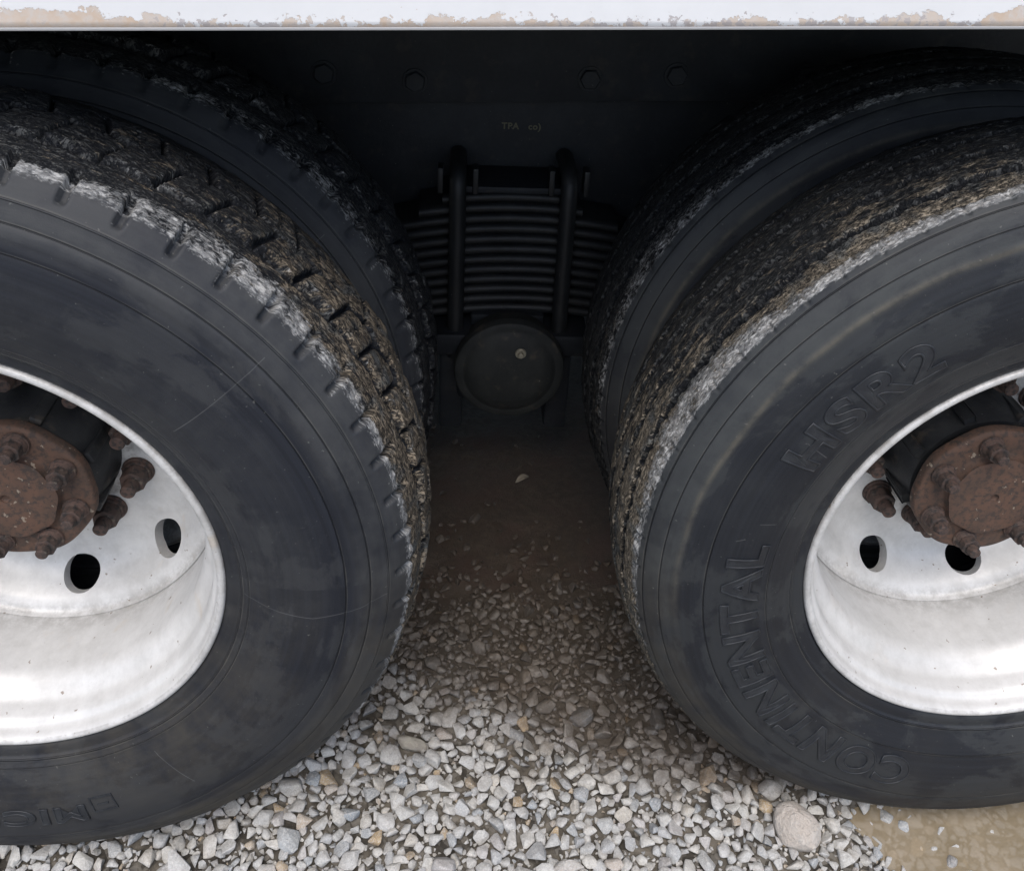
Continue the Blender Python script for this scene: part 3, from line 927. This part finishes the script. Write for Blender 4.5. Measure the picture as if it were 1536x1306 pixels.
    scrub = np.maximum(scrub, lines * (0.62 * sstep((deg + 180) % 360 - 180, -30, 20) if style == 'lug' else 0.60) * (0.45 + 0.55 * sstep(w3, -0.3, 0.3)))
    fattr(me, 'scrub', scrub); fattr(me, 'mud', np.where(intr | (mud > 0), mud, 0)); fattr(me, 'dust', dust)
    fattr(me, 'tread', np.where(intr, 1.0, 0.0))
    return me

def adist(d, c):
    return np.abs((d - c + 180) % 360 - 180)

def stains_lug(deg, R, Y, t, tops, intr, w1, w3):
    a = (deg + 180) % 360 - 180
    win = sstep(a, -75, -15) * sstep(-a, -100, -60)
    width = 0.0045 + 0.019 * np.exp(-((a - 50) / 16) ** 2) + 0.004 * w3
    scrub = np.where(intr, sstep(-np.abs(t - width * 0.35), -width, -width * 0.3), np.where(Y < .1, sstep(R, 0.506, 0.5125), 0)) * win
    mud = np.where(intr, 0.42 + 0.58 * sstep(-a, -66, -8) * sstep(a, -120, -70) + 0.12 * w3, 0) * (0.10 + 0.90 * tops)
    mud = np.where(isn := (~intr), 0.0, mud)
    low = sstep(-a, 8, 60)
    dust = 0.30 + 0.55 * sstep(R, 0.440, 0.470) + 0.35 * sstep(-R, -0.43, -0.33) * (0.6 + 0.4 * w3) - 0.45 * np.exp(-((R - 0.437 - .004 * w3) / 0.016) ** 2)
    return scrub, mud, np.clip(dust + 0.2 * low, 0, 1)

def stains_rib(deg, R, Y, t, tops, intr, w1, w3):
    win = sstep(-adist(deg, 142), -78, -35)
    width = 0.0055 + 0.022 * np.exp(-((deg - 154) / 14) ** 2) + 0.003 * w3
    scrub = np.where(intr, sstep(-np.abs(t - width * 0.35), -width * 1.1, -width * 0.35), np.where(Y < .1, sstep(R, 0.5085, 0.513), 0)) * win
    scrub = np.maximum(scrub, 1.45 * sstep(-np.abs(t - 0.0005), -0.0065, -0.0025) * sstep(-adist(deg, 128), -50, -20) * (Y < .1))
    prox = np.exp(-np.clip(t - 0.012, 0, 1) / 0.045)
    mud = np.where(intr, 0.36 + 0.48 * prox + 0.28 * sstep(deg, 140, 175) + 0.15 * w3, 0) * (0.15 + 0.85 * tops)
    ringm = np.exp(-((R - 0.4665 - 0.002 * w3) / 0.0042) ** 2) * sstep(-adist(deg, 140), -60, -15)
    mud = np.where(intr, mud, 0)
    dust = 0.12 + 0.75 * sstep(R, 0.458, 0.474) + 0.10 * w3
    return scrub, mud, np.clip(dust, 0, 1)

def stains_inner(deg, R, Y, t, tops, intr, w1, w3):
    s, m, d = stains_rib(deg, R, Y, t, tops, intr, w1, w3)
    return s * 0.62, m * 0.42, d * 0.6
def stains_inner_lug(deg, R, Y, t, tops, intr, w1, w3):
    s, m, d = stains_lug(deg, R, Y, t, tops, intr, w1, w3)
    return s * 0.62, m * 0.42, d * 0.6

tyre_me = {
    (-1, 0): tyre_mesh('tyre', 'lug', 59 * 26, 0.0021, 0.0026, 0.012, stains_lug, 1000),
    (1, 0): tyre_mesh('tyre', 'rib', 1560, 0.0021, 0.0026, 0.012, stains_rib, 2000),
    (-1, 1): tyre_mesh('tyre', 'lug', 59 * 18, 0.0030, 0.0045, 0.014, stains_inner_lug, 3000),
    (1, 1): tyre_mesh('tyre', 'rib', 1080, 0.0030, 0.0045, 0.014, stains_inner, 4000),
}

# --- wheel metal
RIM_IN = [(.2900, .012), (.2975, .004), (.2992, -.0005), (.2978, -.0045), (.2940, -.0058), (.2902, -.0035), (.2880, .002), (.2868, .009), (.2850, .014),
          (.2800, .020), (.2775, .030), (.2755, .042), (.2700, .052), (.2620, .062), (.2570, .074), (.2555, .088), (.2545, .110), (.2545, .1635)]
prof_in = smooth_profile(RIM_IN, 4)
back = [(.2545, .1845), (.262, .1855), (.275, .185), (.284, .200), (.296, .207), (.300, .212), (.297, .2145), (.290, .206), (.283, .196), (.270, .182), (.264, .172),
        (.262, .090), (.268, .074), (.280, .060), (.2835, .040), (.2860, .022)]
def with_grime(me, f):
    v = np.empty(len(me.vertices) * 3, np.float32); me.vertices.foreach_get('co', v); v = v.reshape(-1, 3)
    fattr(me, 'grime', f(np.hypot(v[:, 0], v[:, 2]), v[:, 1]))
    return me
rim_me = lathe('rim', [tuple(p) for p in prof_in] + back, 160, True, 50)
with_grime(rim_me, lambda r, y: 0.45 * np.exp(-((y - .160) / .012) ** 2) + 0.5 * np.exp(-((y + .002) / .004) ** 2) * (r > .29) + 0.12)
rim_me_r = rim_me.copy()

SHIFT = 0.036
DF = 0.192 + SHIFT                              # depth of the bolting face behind the wheel's outer edge
disc_front = smooth_profile([(.2535, .128), (.2500, .136), (.2430, .1415), (.2360, .148), (.2270, .161), (.2170, .1755), (.2040, .1865), (.1900, .1905), (.1750, .192), (.1500, .192), (.0900, .192)], 5) + np.array((0, SHIFT))
disc_back = [(.0900, DF + .016), (.17, DF + .018), (.19, DF + .019), (.208, DF + .014), (.226, .192 + SHIFT), (.236, .175 + SHIFT), (.243, .160 + SHIFT), (.2535, .156 + SHIFT)]
def make_disc(a0):
    me = lathe('wheel_disc', [tuple(p) for p in disc_front] + disc_back, 180, True, 40)
    o = add('disc_cut', me)
    b = BM()
    for k in range(9):
        a = rad(a0 + 40 * k)
        rr = 0.2185
        c = Vector((rr * math.cos(a), 0.15, rr * math.sin(a)))
        nrm = Vector((0.50 * math.cos(a), 1, 0.50 * math.sin(a))).normalized()
        ctr = Vector((rr * math.cos(a), 0.1815 + SHIFT, rr * math.sin(a)))
        b.prism(ctr - nrm * 0.05, nrm, 0.0265, 0.0265, 0.1, 40)
    cut = add('disc_cutter', b.mesh('disc_cutter', False))
    m = o.modifiers.new('b', 'BOOLEAN'); m.object = cut; m.operation = 'DIFFERENCE'; m.solver = 'EXACT'
    dg = bpy.context.evaluated_depsgraph_get()
    res = bpy.data.meshes.new_from_object(o.evaluated_get(dg))
    bpy.data.objects.remove(o); bpy.data.objects.remove(cut)
    res.name = 'wheel_disc'
    res.materials.clear()
    res.shade_smooth(); res.set_sharp_from_angle(angle=rad(38))
    return with_grime(res, lambda r, y: 0.35 * np.exp(-((r - .250) / .006) ** 2) + 0.8 * np.exp(-((r - .118) / .012) ** 2) + 0.15)
disc_me = {-1: make_disc(-83.0), 1: make_disc(247.5)}

def lug_nut_me():
    b = BM()
    b.prism((0, 0, 0), (0, -1, 0), 0.0225, 0.0215, 0.005, 28, 0.001)
    b.prism((0, -.005, 0), (0, -1, 0), 0.0190, 0.0185, 0.005, 28, 0.001)
    b.prism((0, -.010, 0), (0, -1, 0), 0.0182, 0.0178, 0.021, 6, 0.0012)
    b.prism((0, -.031, 0), (0, -1, 0), 0.0108, 0.0100, 0.019, 20, 0.0015)
    return b.mesh('lug_nut')
nut_me = lug_nut_me()
def axle_nut_me():
    b = BM()
    b.prism((0, 0, 0), (0, -1, 0), 0.0172, 0.0168, 0.004, 24, 0.0006)
    b.prism((0, -.004, 0), (0, -1, 0), 0.0155, 0.0130, 0.006, 24, 0.0006)
    b.prism((0, -.010, 0), (0, -1, 0), 0.0138, 0.0136, 0.012, 6, 0.0007)
    b.prism((0, -.022, 0), (0, -1, 0), 0.0085, 0.0078, 0.012, 18, 0.0015)
    return b.mesh('axle_nut')
anut_me = axle_nut_me()

def hub_me():
    prof = smooth_profile([(.1075, DF + .004), (.1075, DF - .006), (.1070, DF - .020), (.1050, DF - .040), (.1010, .165), (.0985, .152), (.0985, .150)], 4)
    me = lathe('hub', [tuple(p) for p in prof] + [(.0, .150), (.0, DF + .004)], 72, True, 40)
    b = bmesh.new(); b.from_mesh(me)
    q = BM(); q.b.free(); q.b = b
    for k in range(8):
        a = rad(22 + 45 * k)
        M = Matrix.Rotation(-a, 4, 'Y')
        q.box((.092, .1545, -.008), (.1085, DF - .020, .008), 0.002, M)
    return q.mesh('hub', True, 40)
HUB = hub_me()
def flange_me(seed, face, a0):
    """the rusty axle flange: scalloped disc with a raised middle"""
    n, rings = 192, []
    prof = smooth_profile([(.0965, face + .030), (.1015, face + .0295), (.1035, face + .026), (.1035, face + .016), (.1005, face + .0125), (.0935, face + .011), (.0700, face + .0105),
            (.0655, face + .0085), (.0630, face + .003), (.0600, face), (.0300, face - .001), (.0085, face - .001), (.0065, face + .001), (.0040, face + .004)], 3)
    prof = [tuple(p) for p in prof] + [(.0002, face + .004)]
    P = np.array(prof); K = len(P)
    a = np.linspace(0, 2 * PI, n, endpoint=False)
    lob = np.cos(8 * (a - rad(a0)))
    V = np.empty((n, K, 3))
    for j, (r, y) in enumerate(P):
        rr = r + np.where((r > .058) & (r < .072), -0.0014 * lob, 0) + np.where(r > .09, .0012 * lob, 0)
        V[:, j] = np.stack([rr * np.cos(a), np.full(n, y), rr * np.sin(a)], -1)
    I, J = np.meshgrid(np.arange(n), np.arange(K - 1), indexing='ij')
    I2 = (I + 1) % n
    Q = np.stack([I * K + J, I2 * K + J, I2 * K + J + 1, I * K + J + 1], -1).reshape(-1, 4)
    me = quads_mesh('axle_flange', V.reshape(-1, 3), Q)
    fix_normals(me); me.set_sharp_from_angle(angle=rad(45))
    return me

def text_mesh(body, extrude=0.02):
    cu = bpy.data.curves.new('t', 'FONT')
    cu.body = body; cu.size = 1.0; cu.offset = 0.028; cu.extrude = extrude; cu.bevel_depth = 0.006; cu.space_character = 1.12; cu.resolution_u = 6
    o = bpy.data.objects.new('t', cu); COL.objects.link(o)
    dg = bpy.context.evaluated_depsgraph_get()
    me = bpy.data.meshes.new_from_object(o.evaluated_get(dg))
    bpy.data.objects.remove(o); bpy.data.curves.remove(cu)
    return me

def outline_mesh(body):
    cu = bpy.data.curves.new('t', 'FONT')
    cu.body = body; cu.size = 1.0; cu.offset = 0.028; cu.fill_mode = 'NONE'; cu.extrude = 0.0; cu.bevel_depth = 0.017; cu.bevel_resolution = 1; cu.space_character = 1.12; cu.resolution_u = 6
    o = bpy.data.objects.new('t', cu); COL.objects.link(o)
    dg = bpy.context.evaluated_depsgraph_get()
    me = bpy.data.meshes.new_from_object(o.evaluated_get(dg))
    bpy.data.objects.remove(o); bpy.data.curves.remove(cu)
    me.transform(Matrix.Translation((0, 0, 0.026)))
    return me

def wrap_text(body, a0, a1, r0, r1, lift=0.0017):
    """letters with their tops outward, read clockwise, raised from the sidewall"""
    me = text_mesh(body)
    bm = bmesh.new(); bm.from_mesh(me); bm.from_mesh(outline_mesh(body))
    bmesh.ops.subdivide_edges(bm, edges=[e for e in bm.edges if e.calc_length() > 0.25], cuts=3)
    xs = [v.co.x for v in bm.verts]; ys = [v.co.y for v in bm.verts]; zs = [v.co.z for v in bm.verts]
    x0, x1, y0, y1, z0, z1 = min(xs), max(xs), min(ys), max(ys), min(zs), max(zs)
    for v in bm.verts:
        a = rad(a0 + (a1 - a0) * (v.co.x - x0) / (x1 - x0))
        r = r0 + (r1 - r0) * (v.co.y - y0) / (y1 - y0)
        zz = (v.co.z - z0) / (z1 - z0)
        X, Z = r * math.cos(a), r * math.sin(a)
        bul = float(sstep(np.array(-Z), 0.30, 0.50) * sstep(np.array(r), 0.34, 0.42) * sstep(np.array(-r), -0.515, -0.47)) * 0.011
        v.co = Vector((X, side_y(r) - bul - lift * zz + (1 - zz) * 0.0015, Z))
    bm.to_mesh(me); bm.free()
    me.name = 'lettering'
    return me

def wrap_frame(a0, a1, r0, r1, w=0.0022, lift=0.0010):
    """an empty rectangular outline moulded into the sidewall"""
    b = BM()
    def bar(aa, ab, ra, rb):
        n = 6
        vs = []
        for k in range(n + 1):
            a = rad(aa + (ab - aa) * k / n)
            row = []
            for r in (ra, rb):
                X, Z = r * math.cos(a), r * math.sin(a)
                bul = float(sstep(np.array(-Z), 0.30, 0.50) * sstep(np.array(r), 0.34, 0.42)) * 0.011
                for l in (lift, -0.0015):
                    row.append(b.b.verts.new((X, side_y(r) - bul - l, Z)))
            vs.append(row)
        for p, q in zip(vs[:-1], vs[1:]):
            for f in ((p[0], q[0], q[2], p[2]), (p[0], p[1], q[1], q[0]), (p[2], q[2], q[3], p[3])):
                b.b.faces.new(f)
        for p in (vs[0], vs[-1]):
            b.b.faces.new((p[0], p[2], p[3], p[1]))
    da = math.degrees(w / r0)
    bar(a0, a1, r0, r0 + w); bar(a0, a1, r1 - w, r1)
    bar(a0, a0 - da, r0 + w, r1 - w); bar(a1 + da, a1, r0 + w, r1 - w)
    bar(a0 - 1.3, a1 + 1.3, (r0 + r1) / 2 - .001, (r0 + r1) / 2 + .001)
    return b.mesh('emblem_frame')

FACE = {-1: 0.122, 1: 0.108}
NUT_A = {-1: -17.0, 1: 223.0}
AX_A = {-1: 28.0, 1: 105.5}

inner_rim_me = lathe('rim', [(.296, .002), (.2985, -.002), (.292, -.004), (.286, .010), (.275, .04), (.258, .06), (.255, .10), (.255, .16), (.275, .19), (.298, .212), (.29, .208), (.262, .16), (.262, .07), (.284, .03)], 96, True, 50)
with_grime(inner_rim_me, lambda r, y: np.full(len(r), .8))
drum_me = lathe('brake_drum', [(.120, .02), (.185, .03), (.206, .05), (.212, .08), (.212, .20), (.206, .21), (.120, .215)], 72, True, 40)

def make_wheel(s):
    c = WHEEL[s]
    w = empty('wheel', c, truck)
    w['label'] = ('outer wheel with white dished rim, rusty hub and blocky lug tread' if s < 0
                  else 'outer wheel with white dished rim, rusty hub and plain ribbed tread')
    mt = M_TYRE_L if s < 0 else M_TYRE_R
    rm = M_RIM_L if s < 0 else M_RIM_R
    add('tyre', tyre_me[(s, 0)], mt, w)
    add('rim', rim_me if s < 0 else rim_me_r, rm, w)
    add('wheel_disc', disc_me[s], rm, w)
    add('hub', HUB, M_HUBBLK, w, (0, FACE[s] - FACE[-1], 0)) if s < 0 else add('hub', HUB, M_HUBBLK, w)
    add('axle_flange', flange_me(5, FACE[s], AX_A[s]), M_RUST, w)
    for k in range(10):
        a = rad(NUT_A[s] + 36 * k)
        add('lug_nut', nut_me, M_NUT, w, (.1315 * math.cos(a), DF, .1315 * math.sin(a)), (0, 0.7 * k, 0))
    na = 8 if s < 0 else 7
    for k in range(na):
        a = rad(AX_A[s] + 360 / na * k)
        add('axle_nut', anut_me, M_NUT, w, (.0825 * math.cos(a), FACE[s] + .0107, .0825 * math.sin(a)), (0, 1.1 * k, 0))
    if s < 0:
        add('lettering', wrap_text('MICHELIN', -76.6, -118, .3860, .4135), M_LETTER, w)
        add('emblem_frame', wrap_frame(-70.6, -75.4, .3790, .4040), M_LETTER, w)
    else:
        add('lettering', wrap_text('HSR2', 155.2, 125.6, .3660, .4150, 0.0009), M_LETTER, w)
        add('lettering', wrap_text('CONTINENTAL', -103.2, -187.0, .3640, .4150), M_LETTER, w)
    return w

def make_inner_wheel(s):
    c = WHEEL[s]
    w = empty('wheel', (c.x, c.y + 0.335, c.z), truck)
    w['label'] = 'inner wheel deep in the shade behind the outer one'
    add('tyre', tyre_me[(s, 1)], M_TYRE_L if s < 0 else M_TYRE_R, w, (0, 0, 0), (0, rad(2.6), 0))
    add('rim', inner_rim_me, M_RIM_L, w)
    add('brake_drum', drum_me, M_HUBBLK, w)
    return w
for s in (-1, 1):
    make_wheel(s)
    make_inner_wheel(s)

# --- body: white side panel, floor, far side
def side_panel_me(x0, x1, z0, z1, y0, th):
    nx, nz = 240, 24
    xs = np.linspace(x0, x1, nx + 1); zs = np.concatenate([np.linspace(z0, z0 + .06, 13), np.linspace(z0 + .1, z1, nz - 12)])
    X, Z = np.meshgrid(xs, zs, indexing='ij')
    k = len(zs)
    Yf = y0 + 0.0012 * gn(X, Z, 7, 77)
    V = np.concatenate([np.stack([X, Yf, Z], -1).reshape(-1, 3), np.stack([X, np.full_like(X, y0 + th), Z], -1).reshape(-1, 3)])
    n = X.size
    I, J = np.meshgrid(np.arange(nx), np.arange(k - 1), indexing='ij')
    q = np.stack([I * k + J, (I + 1) * k + J, (I + 1) * k + J + 1, I * k + J + 1], -1).reshape(-1, 4)
    F = [q, q[:, ::-1] + n]
    i = np.arange(nx)
    F.append(np.stack([i * k, i * k + n, (i + 1) * k + n, (i + 1) * k], -1))
    F.append(np.stack([i * k + k - 1, (i + 1) * k + k - 1, (i + 1) * k + k - 1 + n, i * k + k - 1 + n], -1))
    me = quads_mesh('side_panel', V, np.concatenate(F), False)
    fattr(me, 'edge', V[:, 2] - z0); fattr(me, 'along', V[:, 0])
    me.transform(TILT)
    return me
ZP = 1.1405
panel = add('side_panel', side_panel_me(-2.6, 2.6, ZP, 2.55, 0.0, 0.03), M_PANEL, truck)
panel['label'] = 'white side panel with paint flaking along its lower edge'
add('edge_strip', BM().box((-2.6, -0.0035, ZP - 0.0025), (2.6, 0.0275, ZP - 0.0002), 0.0004).mesh('edge_strip', tilt=TILT), M_EDGE, panel)
add('deck', BM().box((-2.6, 0.032, ZP + 0.06), (2.6, 2.42, ZP + 0.12)).box((-2.6, 0.032, ZP + .122), (2.6, 0.06, 2.5)).box((-2.6, 2.39, ZP + .122), (2.6, 2.42, 2.5))
    .box((-2.6, .062, 2.46), (2.6, 2.388, 2.5)).mesh('deck', False, tilt=TILT), M_BLACK, truck)
for xx in np.arange(-2.4, 2.5, 0.6):
    add('cross_bearer', BM().box((xx - .03, 0.034, ZP + .0), (xx + .03, 2.40, ZP + .058), .004).mesh('cross_bearer', tilt=TILT), M_BLACK, truck)

def rail(y0):
    sgn = 1
    b = BM()
    b.box((-2.6, y0, 0.866), (2.6, y0 + .010, 1.138), .002)
    b.box((-2.6, y0 + .0105, 0.866), (2.6, y0 + .085, 0.878), .002)
    b.box((-2.6, y0 + .0105, 1.126), (2.6, y0 + .085, 1.138), .002)
    return b.mesh('frame_rail', tilt=TILT)
YR = 0.70
fr = add('frame_rail', rail(YR), M_BLACK, truck)
fr2 = add('frame_rail', rail(1.64), M_BLACK, truck)
def bolt_me():
    b = BM()
    b.prism((0, 0, 0), (0, -1, 0), 0.0215, 0.0210, 0.002, 28)
    b.prism((0, -.004, 0), (0, -1, 0), 0.0185, 0.0175, 0.007, 6, .0015)
    return b.mesh('frame_bolt')
bolt = bolt_me()
for (bx, bz) in ((-0.165, 0.897), (0.1285, 0.911), (-0.315, 0.905), (0.275, 0.922), (-0.5, 0.9), (0.5, 0.93)):
    v = TILT.inverted() @ Vector((bx, 0, bz))
    add('frame_bolt', bolt, M_BLACK, fr, (bx, YR - .0005, bz), (0, random.random(), 0))
# bracket below the rail, enlarged to block light behind the spring; faded paint marks
br = add('bracket', BM().box((-.62, YR + .106, .50), (.64, YR + .120, .8645), .003).mesh('bracket', tilt=TILT), M_BLACK, truck)
def marks():
    me = text_mesh('TPA   co)', 0.02)
    M = Matrix.Translation((-0.012, YR + .1057, .785)) @ Matrix.Rotation(PI / 2, 4, 'X') @ Matrix.Diagonal((.0165, .0165, .012, 1))
    me.transform(M)
    me.name = 'paint_mark'
    return me
add('paint_mark', marks(), M_MARK, br)
for yy in (0.45,):
    pass
for xx in (-.62, -.05, .6):
    add('cross_member', BM().box((xx - .05, YR + .011, .89), (xx + .05, 1.64, 1.12), .004).mesh('cross_member', tilt=TILT), M_BLACK, truck)

# --- leaf spring, clamped by two U-bolts on the trunnion saddle
CX, R_ARCH = 0.008, 1.05
spring = empty('leaf_spring', (CX, 0, 0), truck)
def leaf_me(half, z, th, y0, y1):
    n = 40
    b = bmesh.new()
    rings = []
    bev = th * 0.5
    sec = [(y0 + bev, 0), (y0 + bev * .3, th * .14), (y0, th * .38), (y0, th * .62), (y0 + bev * .3, th * .86), (y0 + bev, th), (y1, th), (y1, 0)]
    for i in range(n + 1):
        x = -half + 2 * half * i / n
        s = math.asin(max(-1, min(1, x / R_ARCH)))
        dz = R_ARCH * (math.cos(s) - 1)
        rings.append([b.verts.new((x, yy, z + dz + zz)) for yy, zz in sec])
    k = len(sec)
    for p, q in zip(rings[:-1], rings[1:]):
        for j in range(k):
            b.faces.new((p[j], p[(j + 1) % k], q[(j + 1) % k], q[j]))
    b.faces.new(rings[0]); b.faces.new(rings[-1][::-1])
    bmesh.ops.recalc_face_normals(b, faces=b.faces)
    me = bpy.data.meshes.new('leaf'); b.to_mesh(me); b.free()
    me.shade_smooth(); me.set_sharp_from_angle(angle=rad(50))
    me.transform(Matrix.Rotation(-0.030, 4, 'Y'))
    return me
NL, ZT, TH = 12, 0.700, 0.0206
for i in range(NL):
    half = (0.105, 0.148, 0.215, 0.26, 0.30, 0.34, 0.38, 0.42, 0.46, 0.50, 0.54, 0.58)[i]
    add('leaf', leaf_me(half, ZT - TH * (i + 1), TH - 0.0010, YR + .002, YR + .10), M_SPRING, spring)
top = add('top_plate', BM().box((CX - .108, YR - .006, .7005), (CX + .108, YR + .105, .7135), .003)
          .mesh('top_plate', tilt=None), M_BLACK, truck)
for sx in (-1, 1):
    x = CX + sx * 0.0985
    ub = add('u_bolt', BM().tube([(x, YR - .019, .372), (x, YR - .019, .50), (x, YR - .019, .70), (x, YR - .017, .717), (x, YR - .010, .729), (x, YR, .737), (x, YR + .02, .741), (x, YR + .085, .741), (x, YR + .11, .735), (x, YR + .12, .72), (x, YR + .122, .5)], .0150, 18)
             .mesh('u_bolt'), M_SPRING, truck)
    for dx in (-.031, .031):
        add('clip', BM().box((x + dx - .005, YR - .012, .7005), (x + dx + .005, YR + .02, .748), .002).mesh('clip'), M_SPRING, ub)
    add('nut', BM().prism((x, YR - .019, .405), (0, 0, 1), .021, .021, .022, 6, .002).mesh('nut'), M_SPRING, ub)

# --- trunnion saddle and its round cap
saddle = add('saddle', BM().box((CX - .155, YR - .045, .385), (CX + .155, YR + .13, .432), .008).box((CX - .07, YR - .012, .432), (CX + .07, YR + .12, .4575), .006)
             .box((CX - .098, YR - .03, .27), (CX + .098, YR + .13, .40), .02).box((CX - .128, YR - .02, .20), (CX - .082, YR + .10, .39), .008)
             .box((CX + .082, YR - .02, .20), (CX + .128, YR + .10, .39), .008).prism((CX, YR - .05, .362), (0, 1, 0), .098, .098, .16, 64).mesh('saddle'), M_BLACK, truck)
CC = (0.0125, 0.622, 0.372)
cap_prof = [(.0002, -.016), (.020, -.0155), (.055, -.012), (.076, -.006), (.081, -.002), (.0840, .000), (.0865, .0015), (.0885, .0018), (.0985, .0018), (.1020, .004), (.1035, .009), (.1045, .022), (.100, .026), (.096, .060), (.0002, .060)]
cap = add('trunnion_cap', lathe('trunnion_cap', cap_prof, 96, False, 40), M_CAP, saddle, CC)
cap2 = add('cap_plug', BM().prism((CC[0] + .018, CC[1] - .0118, CC[2] + .050), (0, -1, 0), .0105, .010, .005, 24, .001).prism((CC[0] + .018, CC[1] - .0166, CC[2] + .050), (0, -1, 0), .0062, .0058, .008, 6, .001)
           .mesh('cap_plug'), M_PALE, saddle)
# --- axles and trunnion beam crossing under the frame
for s in (-1, 1):
    c = WHEEL[s]
    add('axle', BM().prism((c.x, c.y + .40, c.z), (0, 1, 0), .075, .075, 1.66, 40).mesh('axle'), M_BLACK, truck)
for s in (-1, 1):  # unseen housings, added to block light leaking in from the far side
    add('differential', lathe('differential', smooth_profile([(.001, -.24), (.09, -.23), (.16, -.17), (.20, -.08), (.21, 0), (.20, .08), (.16, .17), (.09, .23), (.001, .24)], 6), 48, False), M_BLACK, truck,
        (WHEEL[s].x - .02, 1.21, .52))
add('drive_shaft', BM().tube([(-.5, 1.16, .52), (.5, 1.16, .52)], .055, 20).mesh('drive_shaft'), M_BLACK, truck)  # unseen shaft, also added to block the far-side light
add('trunnion_beam', BM().prism((CX, YR + .132, .362), (0, 1, 0), .07, .07, .95, 40).mesh('trunnion_beam'), M_BLACK, truck)
# --- the far side carries the same running gear, turned round
def copy_tree(o, parent=None, M=None):
    c = o.copy(); COL.objects.link(c); c.parent = parent
    if M is not None:
        c.matrix_local = M @ o.matrix_local
    for ch in list(o.children):
        copy_tree(ch, c)
    return c
TURN = Matrix.Translation((0, 2.42, 0)) @ Matrix.Rotation(PI, 4, 'Z')
bpy.context.view_layer.update()
for o in [o for o in list(truck.children) if o.name.split('.')[0] in ('leaf_spring', 'u_bolt', 'saddle', 'top_plate', 'bracket')]:
    if o.name.startswith('bracket'):
        continue
    copy_tree(o, truck, TURN)
for s in (-1, 1):
    for yy in (2.42, 2.42 - .335):
        w = empty('wheel', (WHEEL[s].x, yy, RZ), truck)
        w.rotation_euler = (0, 0, PI)
        w['label'] = 'wheel on the far side of the truck, lost in shade'
        add('tyre', tyre_me[(-s, 1)], M_TYRE_L if s > 0 else M_TYRE_R, w)
        add('rim', inner_rim_me, M_RIM_L, w)
        add('brake_drum', drum_me, M_HUBBLK, w)
